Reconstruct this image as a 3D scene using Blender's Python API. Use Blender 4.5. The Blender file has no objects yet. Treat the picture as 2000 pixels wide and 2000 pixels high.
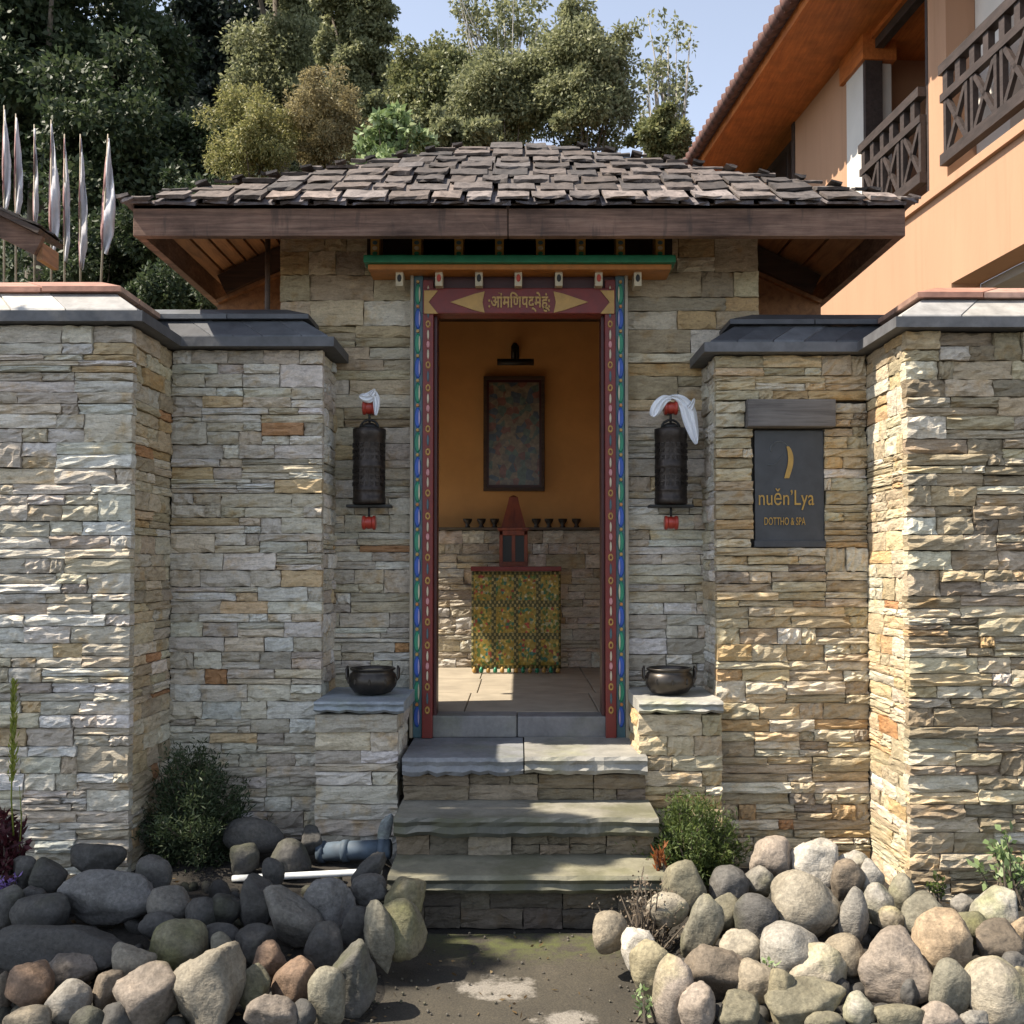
import bpy, bmesh, math, random
import numpy as np
from mathutils import Vector, Matrix, Euler, noise

# ------------------------------------------------------------------ camera, sky, sun, exposure
scene = bpy.context.scene
COL = scene.collection
CAM_Z, PITCH, SHX, SHY = 1.414, math.radians(1.5), -0.007, 0.0263
cam_d = bpy.data.cameras.new('camera'); cam = bpy.data.objects.new('camera', cam_d); COL.objects.link(cam)
cam.location = (0, 0, CAM_Z); cam.rotation_euler = (math.pi / 2 + PITCH, 0, 0)
cam_d.sensor_width = 36; cam_d.lens = 36; cam_d.shift_x = SHX; cam_d.shift_y = SHY
cam_d.clip_start = 0.05; cam_d.clip_end = 2000
scene.camera = cam

SUN = Vector((-0.77, -0.112, 1.0)).normalized()          # points at the sun
world = bpy.data.worlds.new('World'); scene.world = world; world.use_nodes = True
wn = world.node_tree.nodes; wl = world.node_tree.links
sky = wn.new('ShaderNodeTexSky'); sky.sky_type = 'NISHITA'; sky.sun_disc = False
sky.sun_elevation = math.asin(SUN.z); sky.sun_rotation = math.atan2(SUN.x, SUN.y)
sky.air_density = 1.0; sky.dust_density = 1.2; sky.ozone_density = 1.0; sky.altitude = 1500
hs = wn.new('ShaderNodeHueSaturation'); hs.inputs['Saturation'].default_value = 0.58; wl.new(sky.outputs[0], hs.inputs['Color'])
wl.new(hs.outputs[0], wn['Background'].inputs[0]); wn['Background'].inputs[1].default_value = 0.135
sun_d = bpy.data.lights.new('sun', 'SUN'); sun_d.energy = 5.0; sun_d.angle = math.radians(0.53)
sun_d.color = (1.0, 0.90, 0.75)
sun = bpy.data.objects.new('sun', sun_d); COL.objects.link(sun)
sun.rotation_euler = SUN.to_track_quat('Z', 'Y').to_euler(); sun.location = (-6, -2, 9)
vs = scene.view_settings
vs.view_transform = 'Standard'; vs.look = 'None'; vs.exposure = 1.12; vs.gamma = 1.0
vs.use_curve_mapping = False

# ------------------------------------------------------------------ helpers
R = random.Random(7)
def at(px, py, D):
    """world point seen at photo pixel (2000 px wide) at distance D along +Y"""
    u = (px - 1000) / 2000 + SHX; v = (1000 - py) / 2000 + SHY
    dy = math.cos(PITCH) - v * math.sin(PITCH); dz = math.sin(PITCH) + v * math.cos(PITCH)
    k = D / dy
    return Vector((u * k, D, CAM_Z + dz * k))
def gx(px, D): return at(px, 1100, D).x
def gz(py, D): return at(1000, py, D).z

def tag(o, label=None, cat=None, group=None, kind=None):
    if label: o['label'] = label
    if cat: o['category'] = cat
    if group: o['group'] = group
    if kind: o['kind'] = kind
    return o
def setparent(o, p):
    if p is None: return
    o.parent = p
    if p.type == 'EMPTY': o.matrix_parent_inverse = Matrix.Translation(-p.location)
def thing(name, label, cat, loc=(0, 0, 0), group=None):
    e = bpy.data.objects.new(name, None); e.empty_display_size = 0.1; e.location = loc; COL.objects.link(e)
    return tag(e, label, cat, group)
def link(name, me, mat=None, parent=None, color=None, smooth=False):
    if mat and not me.materials: me.materials.append(mat)
    o = bpy.data.objects.new(name, me); COL.objects.link(o)
    if color: o.color = (*color, 1)
    setparent(o, parent)
    return o
def mesh(name, verts, faces, mat=None, parent=None, color=None, smooth=False):
    me = bpy.data.meshes.new(name); me.from_pydata([tuple(v) for v in verts], [], faces); me.update()
    if smooth: me.polygons.foreach_set('use_smooth', [True] * len(me.polygons))
    return link(name, me, mat, parent, color)
def bm_obj(name, bm, mat=None, parent=None, color=None, smooth=False):
    bmesh.ops.recalc_face_normals(bm, faces=bm.faces)
    me = bpy.data.meshes.new(name); bm.to_mesh(me); bm.free()
    if smooth: me.polygons.foreach_set('use_smooth', [True] * len(me.polygons))
    return link(name, me, mat, parent, color)
def add_box(bm, x0, x1, y0, y1, z0, z1, bevel=0.0):
    r = bmesh.ops.create_cube(bm, size=1.0)
    vsl = r['verts']
    for v in vsl:
        v.co = Vector(((x0 + x1) / 2 + v.co.x * (x1 - x0), (y0 + y1) / 2 + v.co.y * (y1 - y0), (z0 + z1) / 2 + v.co.z * (z1 - z0)))
    if bevel:
        es = list({e for v in vsl for e in v.link_edges})
        bmesh.ops.bevel(bm, geom=es, offset=bevel, segments=2, affect='EDGES', profile=0.6)
def box(name, x0, x1, y0, y1, z0, z1, mat, parent=None, bevel=0.0, color=None):
    bm = bmesh.new(); add_box(bm, x0, x1, y0, y1, z0, z1, bevel)
    return bm_obj(name, bm, mat, parent, color)
def add_beam(bm, a, b, w, h, up=Vector((0, 0, 1)), bevel=0.0):
    a = Vector(a); b = Vector(b); d = (b - a).normalized()
    s = d.cross(up).normalized(); t = s.cross(d).normalized()
    vv = []
    for p in (a, b):
        for (i, j) in ((-1, -1), (1, -1), (1, 1), (-1, 1)):
            vv.append(bm.verts.new(p + s * (i * w / 2) + t * (j * h / 2)))
    fs = [(0, 1, 2, 3), (7, 6, 5, 4), (0, 4, 5, 1), (1, 5, 6, 2), (2, 6, 7, 3), (3, 7, 4, 0)]
    for f in fs: bm.faces.new([vv[i] for i in f])
def beam(name, a, b, w, h, mat, parent=None, color=None):
    bm = bmesh.new(); add_beam(bm, a, b, w, h)
    return bm_obj(name, bm, mat, parent, color)
def add_tube(bm, pts, rad, seg=8, cap=True):
    pts = [Vector(p) for p in pts]
    if not isinstance(rad, (list, tuple)): rad = [rad] * len(pts)
    rings = []
    for i, p in enumerate(pts):
        d = (pts[min(i + 1, len(pts) - 1)] - pts[max(i - 1, 0)]).normalized()
        a = Vector((1, 0, 0)) if abs(d.x) < 0.8 else Vector((0, 1, 0))
        s = d.cross(a).normalized(); t = d.cross(s)
        rings.append([bm.verts.new(p + (s * math.cos(2 * math.pi * k / seg) + t * math.sin(2 * math.pi * k / seg)) * rad[i]) for k in range(seg)])
    for i in range(len(rings) - 1):
        for k in range(seg):
            bm.faces.new((rings[i][k], rings[i][(k + 1) % seg], rings[i + 1][(k + 1) % seg], rings[i + 1][k]))
    if cap:
        bm.faces.new(rings[0][::-1]); bm.faces.new(rings[-1])
def tube(name, pts, rad, mat, parent=None, seg=8, color=None):
    bm = bmesh.new(); add_tube(bm, pts, rad, seg)
    return bm_obj(name, bm, mat, parent, color, smooth=True)
def add_lathe(bm, cx, cy, prof, seg=32):
    rings = []
    for (r, z) in prof:
        rings.append([bm.verts.new((cx + r * math.cos(2 * math.pi * k / seg), cy + r * math.sin(2 * math.pi * k / seg), z)) for k in range(seg)])
    for i in range(len(rings) - 1):
        for k in range(seg):
            bm.faces.new((rings[i][k], rings[i][(k + 1) % seg], rings[i + 1][(k + 1) % seg], rings[i + 1][k]))
    if prof[0][0] > 1e-4: bm.faces.new(rings[0][::-1])
    if prof[-1][0] > 1e-4: bm.faces.new(rings[-1])
def lathe(name, cx, cy, prof, mat, parent=None, seg=32, smooth=True):
    bm = bmesh.new(); add_lathe(bm, cx, cy, prof, seg)
    o = bm_obj(name, bm, mat, parent, smooth=smooth)
    return o
def prism(name, poly, y0, y1, mat, parent=None):
    """polygon in XZ extruded in Y"""
    n = len(poly)
    v = [(x, y0, z) for x, z in poly] + [(x, y1, z) for x, z in poly]
    f = [tuple(range(n))[::-1], tuple(range(n, 2 * n))] + [(i, (i + 1) % n, n + (i + 1) % n, n + i) for i in range(n)]
    bm = bmesh.new(); vv = [bm.verts.new(p) for p in v]
    for ff in f: bm.faces.new([vv[i] for i in ff])
    return bm_obj(name, bm, mat, parent)
def text_mesh(name, body, size, loc, mat, parent, width=None, depth=0.003, shear=0, height=None, bold=0.0):
    cu = bpy.data.curves.new(name, 'FONT'); cu.body = body; cu.size = size; cu.align_x = 'CENTER'; cu.align_y = 'CENTER'
    cu.extrude = depth; cu.offset = bold; cu.resolution_u = 3; cu.shear = shear
    o = bpy.data.objects.new(name + '_tmp', cu); COL.objects.link(o)
    dg = bpy.context.evaluated_depsgraph_get()
    me = bpy.data.meshes.new_from_object(o.evaluated_get(dg)); bpy.data.objects.remove(o)
    n = len(me.vertices); co = np.empty(n * 3); me.vertices.foreach_get('co', co); co = co.reshape(-1, 3)
    c = (co.min(0) + co.max(0)) / 2; co -= c
    if width: co[:, 0] *= width / max(1e-6, np.ptp(co[:, 0]))
    if height: co[:, 1] *= height / max(1e-6, np.ptp(co[:, 1]))
    out = np.stack([co[:, 0], -co[:, 2], co[:, 1]], 1) + np.array(loc)
    me.vertices.foreach_set('co', out.ravel()); me.update(); me.name = name; me.materials.clear()
    return link(name, me, mat, parent)

# ------------------------------------------------------------------ materials
class NT:
    def __init__(s, name):
        s.m = bpy.data.materials.new(name); s.m.use_nodes = True
        s.t = s.m.node_tree; s.n = s.t.nodes; s.l = s.t.links; s.b = s.n['Principled BSDF']
    def new(s, t, **k):
        n = s.n.new(t)
        for a, v in k.items(): setattr(n, a, v)
        return n
    def to(s, a, b): s.l.new(a, b)
    def noise(s, vec, scale, detail=5, rough=0.6, dist=0.0):
        n = s.new('ShaderNodeTexNoise'); n.inputs['Scale'].default_value = scale; n.inputs['Detail'].default_value = detail
        n.inputs['Roughness'].default_value = rough; n.inputs['Distortion'].default_value = dist
        if vec is not None: s.to(vec, n.inputs['Vector'])
        return n.outputs[0]
    def ramp(s, fac, stops, interp='LINEAR'):
        n = s.new('ShaderNodeValToRGB'); n.color_ramp.interpolation = interp
        e = n.color_ramp.elements
        while len(e) < len(stops): e.new(0.5)
        for i, (p, c) in enumerate(stops):
            e[i].position = p; e[i].color = (*c, 1) if len(c) == 3 else c
        s.to(fac, n.inputs[0]); return n.outputs[0]
    def mix(s, a, b, fac, mode='MIX'):
        n = s.new('ShaderNodeMix', data_type='RGBA', blend_type=mode)
        for sock, v in ((n.inputs[0], fac), (n.inputs[6], a), (n.inputs[7], b)):
            if hasattr(v, 'is_output'): s.to(v, sock)
            elif isinstance(v, (int, float)): sock.default_value = v
            else: sock.default_value = (*v, 1)
        return n.outputs[2]
    def math(s, op, a, b=0.0, clamp=False):
        n = s.new('ShaderNodeMath', operation=op); n.use_clamp = clamp
        for i, v in enumerate((a, b)):
            if hasattr(v, 'is_output'): s.to(v, n.inputs[i])
            else: n.inputs[i].default_value = v
        return n.outputs[0]
    def vmath(s, op, a, b):
        n = s.new('ShaderNodeVectorMath', operation=op)
        for i, v in enumerate((a, b)):
            if hasattr(v, 'is_output'): s.to(v, n.inputs[i])
            else: n.inputs[i].default_value = v
        return n.outputs[0]
    def bump(s, h, strength, dist):
        n = s.new('ShaderNodeBump'); n.inputs['Strength'].default_value = strength; n.inputs['Distance'].default_value = dist
        s.to(h, n.inputs['Height']); s.to(n.outputs[0], s.b.inputs['Normal'])
    def pos(s, mult=(1, 1, 1), rnd=True):
        g = s.new('ShaderNodeNewGeometry').outputs['Position']
        if rnd:
            r = s.new('ShaderNodeObjectInfo').outputs['Random']
            c = s.new('ShaderNodeCombineXYZ'); k = s.math('MULTIPLY', r, 37.0)
            for i in range(3): s.to(k, c.inputs[i])
            g = s.vmath('ADD', g, c.outputs[0])
        return s.vmath('MULTIPLY', g, mult)
    def ocol(s): return s.new('ShaderNodeObjectInfo').outputs['Color']
    def color(s, c): 
        if hasattr(c, 'is_output'): s.to(c, s.b.inputs['Base Color'])
        else: s.b.inputs['Base Color'].default_value = (*c, 1)
    def rough(s, r):
        if hasattr(r, 'is_output'): s.to(r, s.b.inputs['Roughness'])
        else: s.b.inputs['Roughness'].default_value = r

def mat_wallstone():
    m = NT('split_face_stone'); p = m.pos((5, 5, 17)); q = m.pos((1, 1, 1)); p2 = m.pos((16, 16, 62))
    n1 = m.noise(p, 2.2, 8, 0.68, 0.5); n2 = m.noise(q, 9, 4, 0.6); n3 = m.noise(q, 95, 4, 0.75); n4 = m.noise(p2, 1.6, 6, 0.72, 0.8)
    c = m.mix(m.ocol(), m.ramp(n1, [(0.25, (0.50, 0.48, 0.43)), (0.50, (1, 1, 1)), (0.8, (1.25, 1.23, 1.18))]), 0.8, 'MULTIPLY')
    stain = m.ramp(n2, [(0.55, (0, 0, 0)), (0.72, (1, 1, 1))])
    c = m.mix(c, m.mix(c, (0.86, 0.66, 0.38), 1.0, 'MULTIPLY'), m.math('MULTIPLY', stain, 0.7))
    c = m.mix(c, m.ramp(n4, [(0.30, (0.42, 0.40, 0.37)), (0.46, (1, 1, 1)), (0.75, (1.15, 1.15, 1.13))]), 0.75, 'MULTIPLY')
    c = m.mix(c, m.ramp(n3, [(0.3, (0.70, 0.70, 0.70)), (0.7, (1.2, 1.2, 1.2))]), 0.6, 'MULTIPLY')
    m.color(c); m.rough(0.9)
    h = m.math('ADD', m.math('MULTIPLY', n1, 1.0), m.math('ADD', m.math('MULTIPLY', n3, 0.20), m.math('MULTIPLY', n4, 0.6)))
    m.bump(h, 1.0, 0.011); return m.m
def mat_generic(name, col, rough=0.7, var=0.35, nscale=12, bump=0.3, bdist=0.004, stretch=(1, 1, 1), use_ocol=False, metal=0.0, spec=None, rnd=True):
    m = NT(name); p = m.pos(stretch, rnd); n1 = m.noise(p, nscale, 6, 0.62, 0.2)
    base = m.ocol() if use_ocol else col
    lo = 1 - var; hi = 1 + var * 0.7
    if use_ocol: c = m.mix(base, m.ramp(n1, [(0.28, (lo, lo, lo)), (0.72, (hi, hi, hi))]), 1.0, 'MULTIPLY')
    else: c = m.ramp(n1, [(0.28, tuple(v * lo for v in col)), (0.72, tuple(v * hi for v in col))])
    m.color(c); m.rough(rough); m.b.inputs['Metallic'].default_value = metal
    if spec is not None: m.b.inputs['Specular IOR Level'].default_value = spec
    if bump: m.bump(n1, bump, bdist)
    return m.m
def mat_wood(name, col, dark, grain=(1.2, 14, 14), rough=0.8, bdist=0.004, use_ocol=False):
    m = NT(name); p = m.pos(grain); n1 = m.noise(p, 3.0, 7, 0.65, 0.6); n2 = m.noise(m.pos((1, 1, 1)), 4.0, 3)
    c = m.ramp(n1, [(0.28, dark), (0.55, col), (0.85, tuple(min(1, v * 1.35) for v in col))])
    if use_ocol: c = m.mix(c, m.ocol(), 1.0, 'MULTIPLY')
    c = m.mix(c, m.ramp(n2, [(0.3, (0.6, 0.6, 0.6)), (0.7, (1.15, 1.15, 1.15))]), 0.7, 'MULTIPLY')
    m.color(c); m.rough(rough); m.bump(n1, 0.6, bdist); return m.m
def mat_rock():
    m = NT('river_rock'); q = m.pos((1, 1, 1)); 
    rr = m.new('ShaderNodeObjectInfo').outputs['Random']
    n1 = m.noise(q, 7, 7, 0.62, 0.4); n2 = m.noise(q, 75, 4, 0.7); n3 = m.noise(m.pos((2, 2, 9)), 4, 6, 0.7, 1.2); n4 = m.noise(q, 3.2, 4, 0.55)
    c = m.mix(m.ocol(), m.ramp(n1, [(0.25, (0.42, 0.40, 0.37)), (0.52, (0.95, 0.95, 0.95)), (0.8, (1.35, 1.3, 1.22))]), 0.9, 'MULTIPLY')
    c = m.mix(c, m.ramp(n2, [(0.3, (0.5, 0.5, 0.5)), (0.7, (1.3, 1.3, 1.3))]), 0.85, 'MULTIPLY')
    vein = m.ramp(n3, [(0.60, (0, 0, 0)), (0.66, (1, 1, 1))])
    c = m.mix(c, m.mix(c, (1.5, 1.5, 1.5), 1.0, 'MULTIPLY'), m.math('MULTIPLY', vein, 0.5))
    # moss and algae in blotches
    blot = m.ramp(n4, [(0.50, (0, 0, 0)), (0.68, (1, 1, 1))])
    k = m.math('MULTIPLY', blot, m.math('GREATER_THAN', m.math('FRACT', m.math('MULTIPLY', rr, 7.3)), 0.45))
    c = m.mix(c, m.mix(c, (0.72, 0.80, 0.36), 1.0, 'MULTIPLY'), m.math('MULTIPLY', k, 0.8))
    m.color(c); m.rough(0.82)
    m.bump(m.math('ADD', m.math('MULTIPLY', n1, 1.0), m.math('ADD', m.math('MULTIPLY', n2, 0.22), m.math('MULTIPLY', n3, 0.18))), 1.0, 0.014); return m.m
def mat_leaf(name, c1, c2, c3=None, trans=0.35):
    m = NT(name); g = m.new('ShaderNodeNewGeometry')
    st = [(0.0, c1), (0.6, c2), (1.0, c3 or c2)]
    c = m.ramp(g.outputs['Random Per Island'], st)
    m.color(c); m.rough(0.55); m.b.inputs['Specular IOR Level'].default_value = 0.35
    tr = m.new('ShaderNodeBsdfTranslucent'); m.to(c, tr.inputs[0])
    mx = m.new('ShaderNodeMixShader'); mx.inputs[0].default_value = trans
    m.to(m.b.outputs[0], mx.inputs[1]); m.to(tr.outputs[0], mx.inputs[2])
    m.to(mx.outputs[0], m.n['Material Output'].inputs[0]); return m.m
def mat_plain(name, col, rough=0.5, metal=0.0):
    return mat_generic(name, col, rough, 0.18, 30, 0.15, 0.002, metal=metal)

M = {}
M['stone'] = mat_wallstone()
M['core'] = mat_generic('mortar_core', (0.042, 0.037, 0.031), 0.95)
M['slate'] = mat_generic('coping_slate', (0.16, 0.165, 0.18), 0.6, 0.35, 14, 0.5, 0.006, use_ocol=True)
M['slab'] = None
M['shingle'] = mat_wood('weathered_shingle', (0.100, 0.082, 0.074), (0.027, 0.021, 0.019), (9, 1.6, 9), 0.85, 0.006, use_ocol=True)
def mat_fascia():
    m = NT('weathered_fascia'); a = m.noise(m.pos((0.9, 9, 22)), 3.0, 8, 0.7, 0.5); b = m.noise(m.pos((1.2, 1, 2.5)), 2.6, 5, 0.65); c3 = m.noise(m.pos((14, 3, 2)), 1.3, 4)
    c = m.ramp(a, [(0.28, (0.070, 0.038, 0.026)), (0.52, (0.165, 0.095, 0.066)), (0.8, (0.28, 0.18, 0.13))])
    c = m.mix(c, m.ramp(b, [(0.32, (0.42, 0.40, 0.40)), (0.55, (1, 1, 1)), (0.75, (1.45, 1.4, 1.38))]), 0.95, 'MULTIPLY')
    c = m.mix(c, (0.04, 0.03, 0.026), m.math('MULTIPLY', m.ramp(c3, [(0.58, (0, 0, 0)), (0.68, (1, 1, 1))]), 0.55))
    m.color(c); m.rough(0.85); m.bump(a, 0.7, 0.006); return m.m
M['fascia'] = mat_fascia()
M['soffit'] = mat_wood('soffit_plank', (0.34, 0.17, 0.075), (0.16, 0.075, 0.035), (9, 1.2, 9), 0.7)
M['darkwood'] = mat_wood('dark_wood', (0.07, 0.04, 0.025), (0.025, 0.016, 0.012), (1, 9, 14), 0.6)
M['rock'] = mat_rock()

def mat_slab(name='step_slab', algae=False):
    m = NT(name); q = m.pos((1, 1, 1)); n1 = m.noise(q, 5, 7, 0.65, 0.3); n2 = m.noise(q, 50, 4, 0.7); n4 = m.noise(q, 2.4, 5)
    c = m.mix(m.ocol(), m.ramp(n1, [(0.28, (0.55, 0.55, 0.55)), (0.55, (1, 1, 1)), (0.8, (1.3, 1.28, 1.2))]), 0.9, 'MULTIPLY')
    c = m.mix(c, m.ramp(n2, [(0.3, (0.75, 0.75, 0.75)), (0.7, (1.15, 1.15, 1.15))]), 0.6, 'MULTIPLY')
    c = m.mix(c, m.mix(c, (0.75, 0.8, 0.42), 1.0, 'MULTIPLY'), m.math('MULTIPLY', m.ramp(n4, [(0.52, (0, 0, 0)), (0.7, (1, 1, 1))]), 0.6))
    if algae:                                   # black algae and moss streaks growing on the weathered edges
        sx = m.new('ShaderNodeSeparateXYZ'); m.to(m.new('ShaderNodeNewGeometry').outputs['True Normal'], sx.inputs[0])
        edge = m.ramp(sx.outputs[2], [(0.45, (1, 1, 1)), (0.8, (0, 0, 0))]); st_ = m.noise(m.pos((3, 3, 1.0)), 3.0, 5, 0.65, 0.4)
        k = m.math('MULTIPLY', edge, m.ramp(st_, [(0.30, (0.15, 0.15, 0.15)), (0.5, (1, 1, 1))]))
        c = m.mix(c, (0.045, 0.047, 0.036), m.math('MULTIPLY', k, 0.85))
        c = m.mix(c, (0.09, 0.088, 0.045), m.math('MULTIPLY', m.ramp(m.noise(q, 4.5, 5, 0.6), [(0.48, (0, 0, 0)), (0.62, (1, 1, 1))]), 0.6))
    m.color(c); m.rough(0.75); m.bump(m.math('ADD', n1, m.math('MULTIPLY', n2, 0.3)), 0.6, 0.008); return m.m
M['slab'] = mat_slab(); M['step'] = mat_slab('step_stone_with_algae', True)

# ------------------------------------------------------------------ ground and hill
def mat_ground():
    m = NT('worn_asphalt'); g = m.new('ShaderNodeNewGeometry').outputs['Position']
    n1 = m.noise(g, 2.2, 6, 0.65, 0.4); n2 = m.noise(g, 140, 3, 0.8); n3 = m.noise(g, 9, 5, 0.7)
    c = m.ramp(n1, [(0.3, (0.026, 0.023, 0.018)), (0.6, (0.052, 0.045, 0.033)), (0.8, (0.078, 0.067, 0.050))])
    c = m.mix(c, m.ramp(n2, [(0.35, (0.55, 0.55, 0.55)), (0.7, (1.6, 1.55, 1.45))]), 0.8, 'MULTIPLY')
    sep = m.new('ShaderNodeSeparateXYZ'); m.to(g, sep.inputs[0])
    def blob(cx, cy, rx, ry):
        dx = m.math('DIVIDE', m.math('SUBTRACT', sep.outputs[0], cx), rx); dy = m.math('DIVIDE', m.math('SUBTRACT', sep.outputs[1], cy), ry)
        d = m.math('SQRT', m.math('ADD', m.math('MULTIPLY', dx, dx), m.math('MULTIPLY', dy, dy)))
        d = m.math('ADD', d, m.math('MULTIPLY', m.math('SUBTRACT', n3, 0.5), 2.6))
        return m.ramp(d, [(0.62, (1, 1, 1)), (1.0, (0, 0, 0))])
    p1 = at(1108, 1952, 3.2); p2 = at(970, 1900, 3.4)
    b = m.math('MAXIMUM', blob(gx(1105, 3.2), 3.23, 0.105, 0.055), blob(gx(975, 3.4), 3.47, 0.13, 0.10), True)
    b = m.math('MULTIPLY', b, m.ramp(n2, [(0.3, (0.45, 0.45, 0.45)), (0.55, (1, 1, 1))]))
    c = m.mix(c, (0.33, 0.30, 0.26), m.math('MULTIPLY', b, 0.62))
    moss = m.math('MULTIPLY', blob(0.05, 3.92, 0.6, 0.26), m.ramp(n3, [(0.4, (0, 0, 0)), (0.6, (1, 1, 1))]))
    c = m.mix(c, (0.075, 0.085, 0.02), m.math('MULTIPLY', moss, 0.8))
    m.color(c); m.rough(0.9); m.bump(m.math('ADD', m.math('MULTIPLY', n2, 0.5), n3), 0.7, 0.008); return m.m
M['ground'] = mat_ground()
M['soil'] = mat_generic('planter_soil', (0.022, 0.018, 0.013), 0.95, 0.5, 30, 0.9, 0.02)  # very dark: the shade between the boulders is put into this colour
M['hill'] = mat_generic('hill_undergrowth', (0.028, 0.040, 0.020), 0.95, 0.6, 3, 1.0, 0.3)

tag(mesh('ground', [(-200, -60, -0.004), (200, -60, -0.004), (200, 400, -0.004), (-200, 400, -0.004)], [(0, 1, 2, 3)], M['soil']), kind='structure')
def grid_sheet(name, x0, x1, y0, y1, nx, ny, fz, mat):
    v = []; f = []
    for j in range(ny + 1):
        for i in range(nx + 1):
            x = x0 + (x1 - x0) * i / nx; y = y0 + (y1 - y0) * j / ny
            v.append((x, y, fz(x, y)))
    for j in range(ny):
        for i in range(nx):
            a = j * (nx + 1) + i; f.append((a, a + 1, a + nx + 2, a + nx + 1))
    return mesh(name, v, f, mat, smooth=True)
tag(grid_sheet('path', -6, 6, -3, 3.97, 60, 40, lambda x, y: 0.004 * noise.noise(Vector((x * 3, y * 3, 0)))+0.002, M['ground']), kind='structure')

def hill_z(x, y):
    t = max(0.0, y - 15)
    s = 0.62 / (1 + math.exp((x + 0.05 * y - 2) / 3.5)) + 0.10
    return 0.5 + t * s * 0.9 + 1.0 * noise.noise(Vector((x * 0.15, y * 0.15, 3.0))) * min(1, t / 5)
tag(grid_sheet('hill', -70, 60, 9.5, 90, 80, 60, hill_z, M['hill']), kind='structure')

# ------------------------------------------------------------------ stone cladding
def stone_variants(n, seed, nx=6, nz=4):
    r = random.Random(seed); out = []
    for k in range(n):
        v = []; f = []
        ph = (r.uniform(0, 99), r.uniform(0, 99), r.uniform(0, 99))
        tx, tz = r.uniform(-0.12, 0.12), r.uniform(-0.16, 0.16)
        jit = lambda a: r.uniform(-a, a)
        for j in range(nz + 1):
            for i in range(nx + 1):
                x = -0.5 + i / nx; z = -0.5 + j / nz
                edge = (i in (0, nx)) or (j in (0, nz))
                y = -0.15 * (noise.noise(Vector((x * 3 + ph[0], z * 5 + ph[1], ph[2])))) + tx * x + tz * z + jit(0.09)
                if edge: y += 0.12 + jit(0.08)
                xx = x + (jit(0.012) if i in (0, nx) else jit(0.05)); zz = z + (jit(0.035) if j in (0, nz) else jit(0.05))
                v.append((xx, y, zz))
        for j in range(nz):
            for i in range(nx):
                a = j * (nx + 1) + i; f.append((a, a + 1, a + nx + 2, a + nx + 1))
        ring = [i for i in range(nx + 1)] + [j * (nx + 1) + nx for j in range(1, nz + 1)] + [nz * (nx + 1) + i for i in range(nx - 1, -1, -1)] + [j * (nx + 1) for j in range(nz - 1, 0, -1)]
        b0 = len(v)
        for idx in ring: v.append((v[idx][0], 1.0, v[idx][2]))
        L = len(ring)
        for i in range(L): f.append((ring[i], b0 + i, b0 + (i + 1) % L, ring[(i + 1) % L]))
        me = bpy.data.meshes.new('stone'); me.from_pydata(v, [], f); me.update(); me.materials.append(M['stone']); out.append(me)
    return out
def join_pieces(name, items, mat, parent, color):
    """real geometry of many pieces in one mesh: items = [(mesh, matrix)]"""
    V = []; Fc = []; b = 0
    for me, mw in items:
        V += [mw @ v.co for v in me.vertices]; Fc += [tuple(b + i for i in p.vertices) for p in me.polygons]; b += len(me.vertices)
    return tag(mesh(name, V, Fc, mat, parent, color), kind='stuff')
STONES = stone_variants(28, 3)
PAL_GREY = [((0.55, 0.50, 0.415), 6), ((0.60, 0.555, 0.475), 6), ((0.49, 0.435, 0.35), 5), ((0.54, 0.475, 0.36), 3.5), ((0.46, 0.395, 0.29), 1.4), ((0.54, 0.415, 0.25), 0.8), ((0.44, 0.25, 0.12), 0.16), ((0.40, 0.355, 0.29), 0.9), ((0.64, 0.615, 0.56), 3)]
PAL_WARM = [((0.54, 0.455, 0.315), 6), ((0.58, 0.51, 0.385), 5), ((0.47, 0.385, 0.26), 5), ((0.55, 0.43, 0.265), 4), ((0.41, 0.33, 0.215), 2.0), ((0.50, 0.345, 0.18), 1.5), ((0.44, 0.235, 0.11), 0.3), ((0.35, 0.29, 0.215), 1.2), ((0.62, 0.56, 0.46), 1.4)]
PAL_DARK = [((0.36, 0.285, 0.19), 6), ((0.30, 0.235, 0.155), 5), ((0.42, 0.34, 0.235), 4), ((0.255, 0.205, 0.145), 3), ((0.46, 0.395, 0.29), 3), ((0.40, 0.235, 0.10), 0.9)]
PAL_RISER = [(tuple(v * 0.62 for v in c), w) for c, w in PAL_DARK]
def pick(pal, r):
    t = r.uniform(0, sum(w for _, w in pal))
    for c, w in pal:
        t -= w
        if t <= 0: break
    k = r.uniform(0.85, 1.13)
    return tuple(v * k * r.uniform(0.97, 1.03) for v in c)
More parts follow.
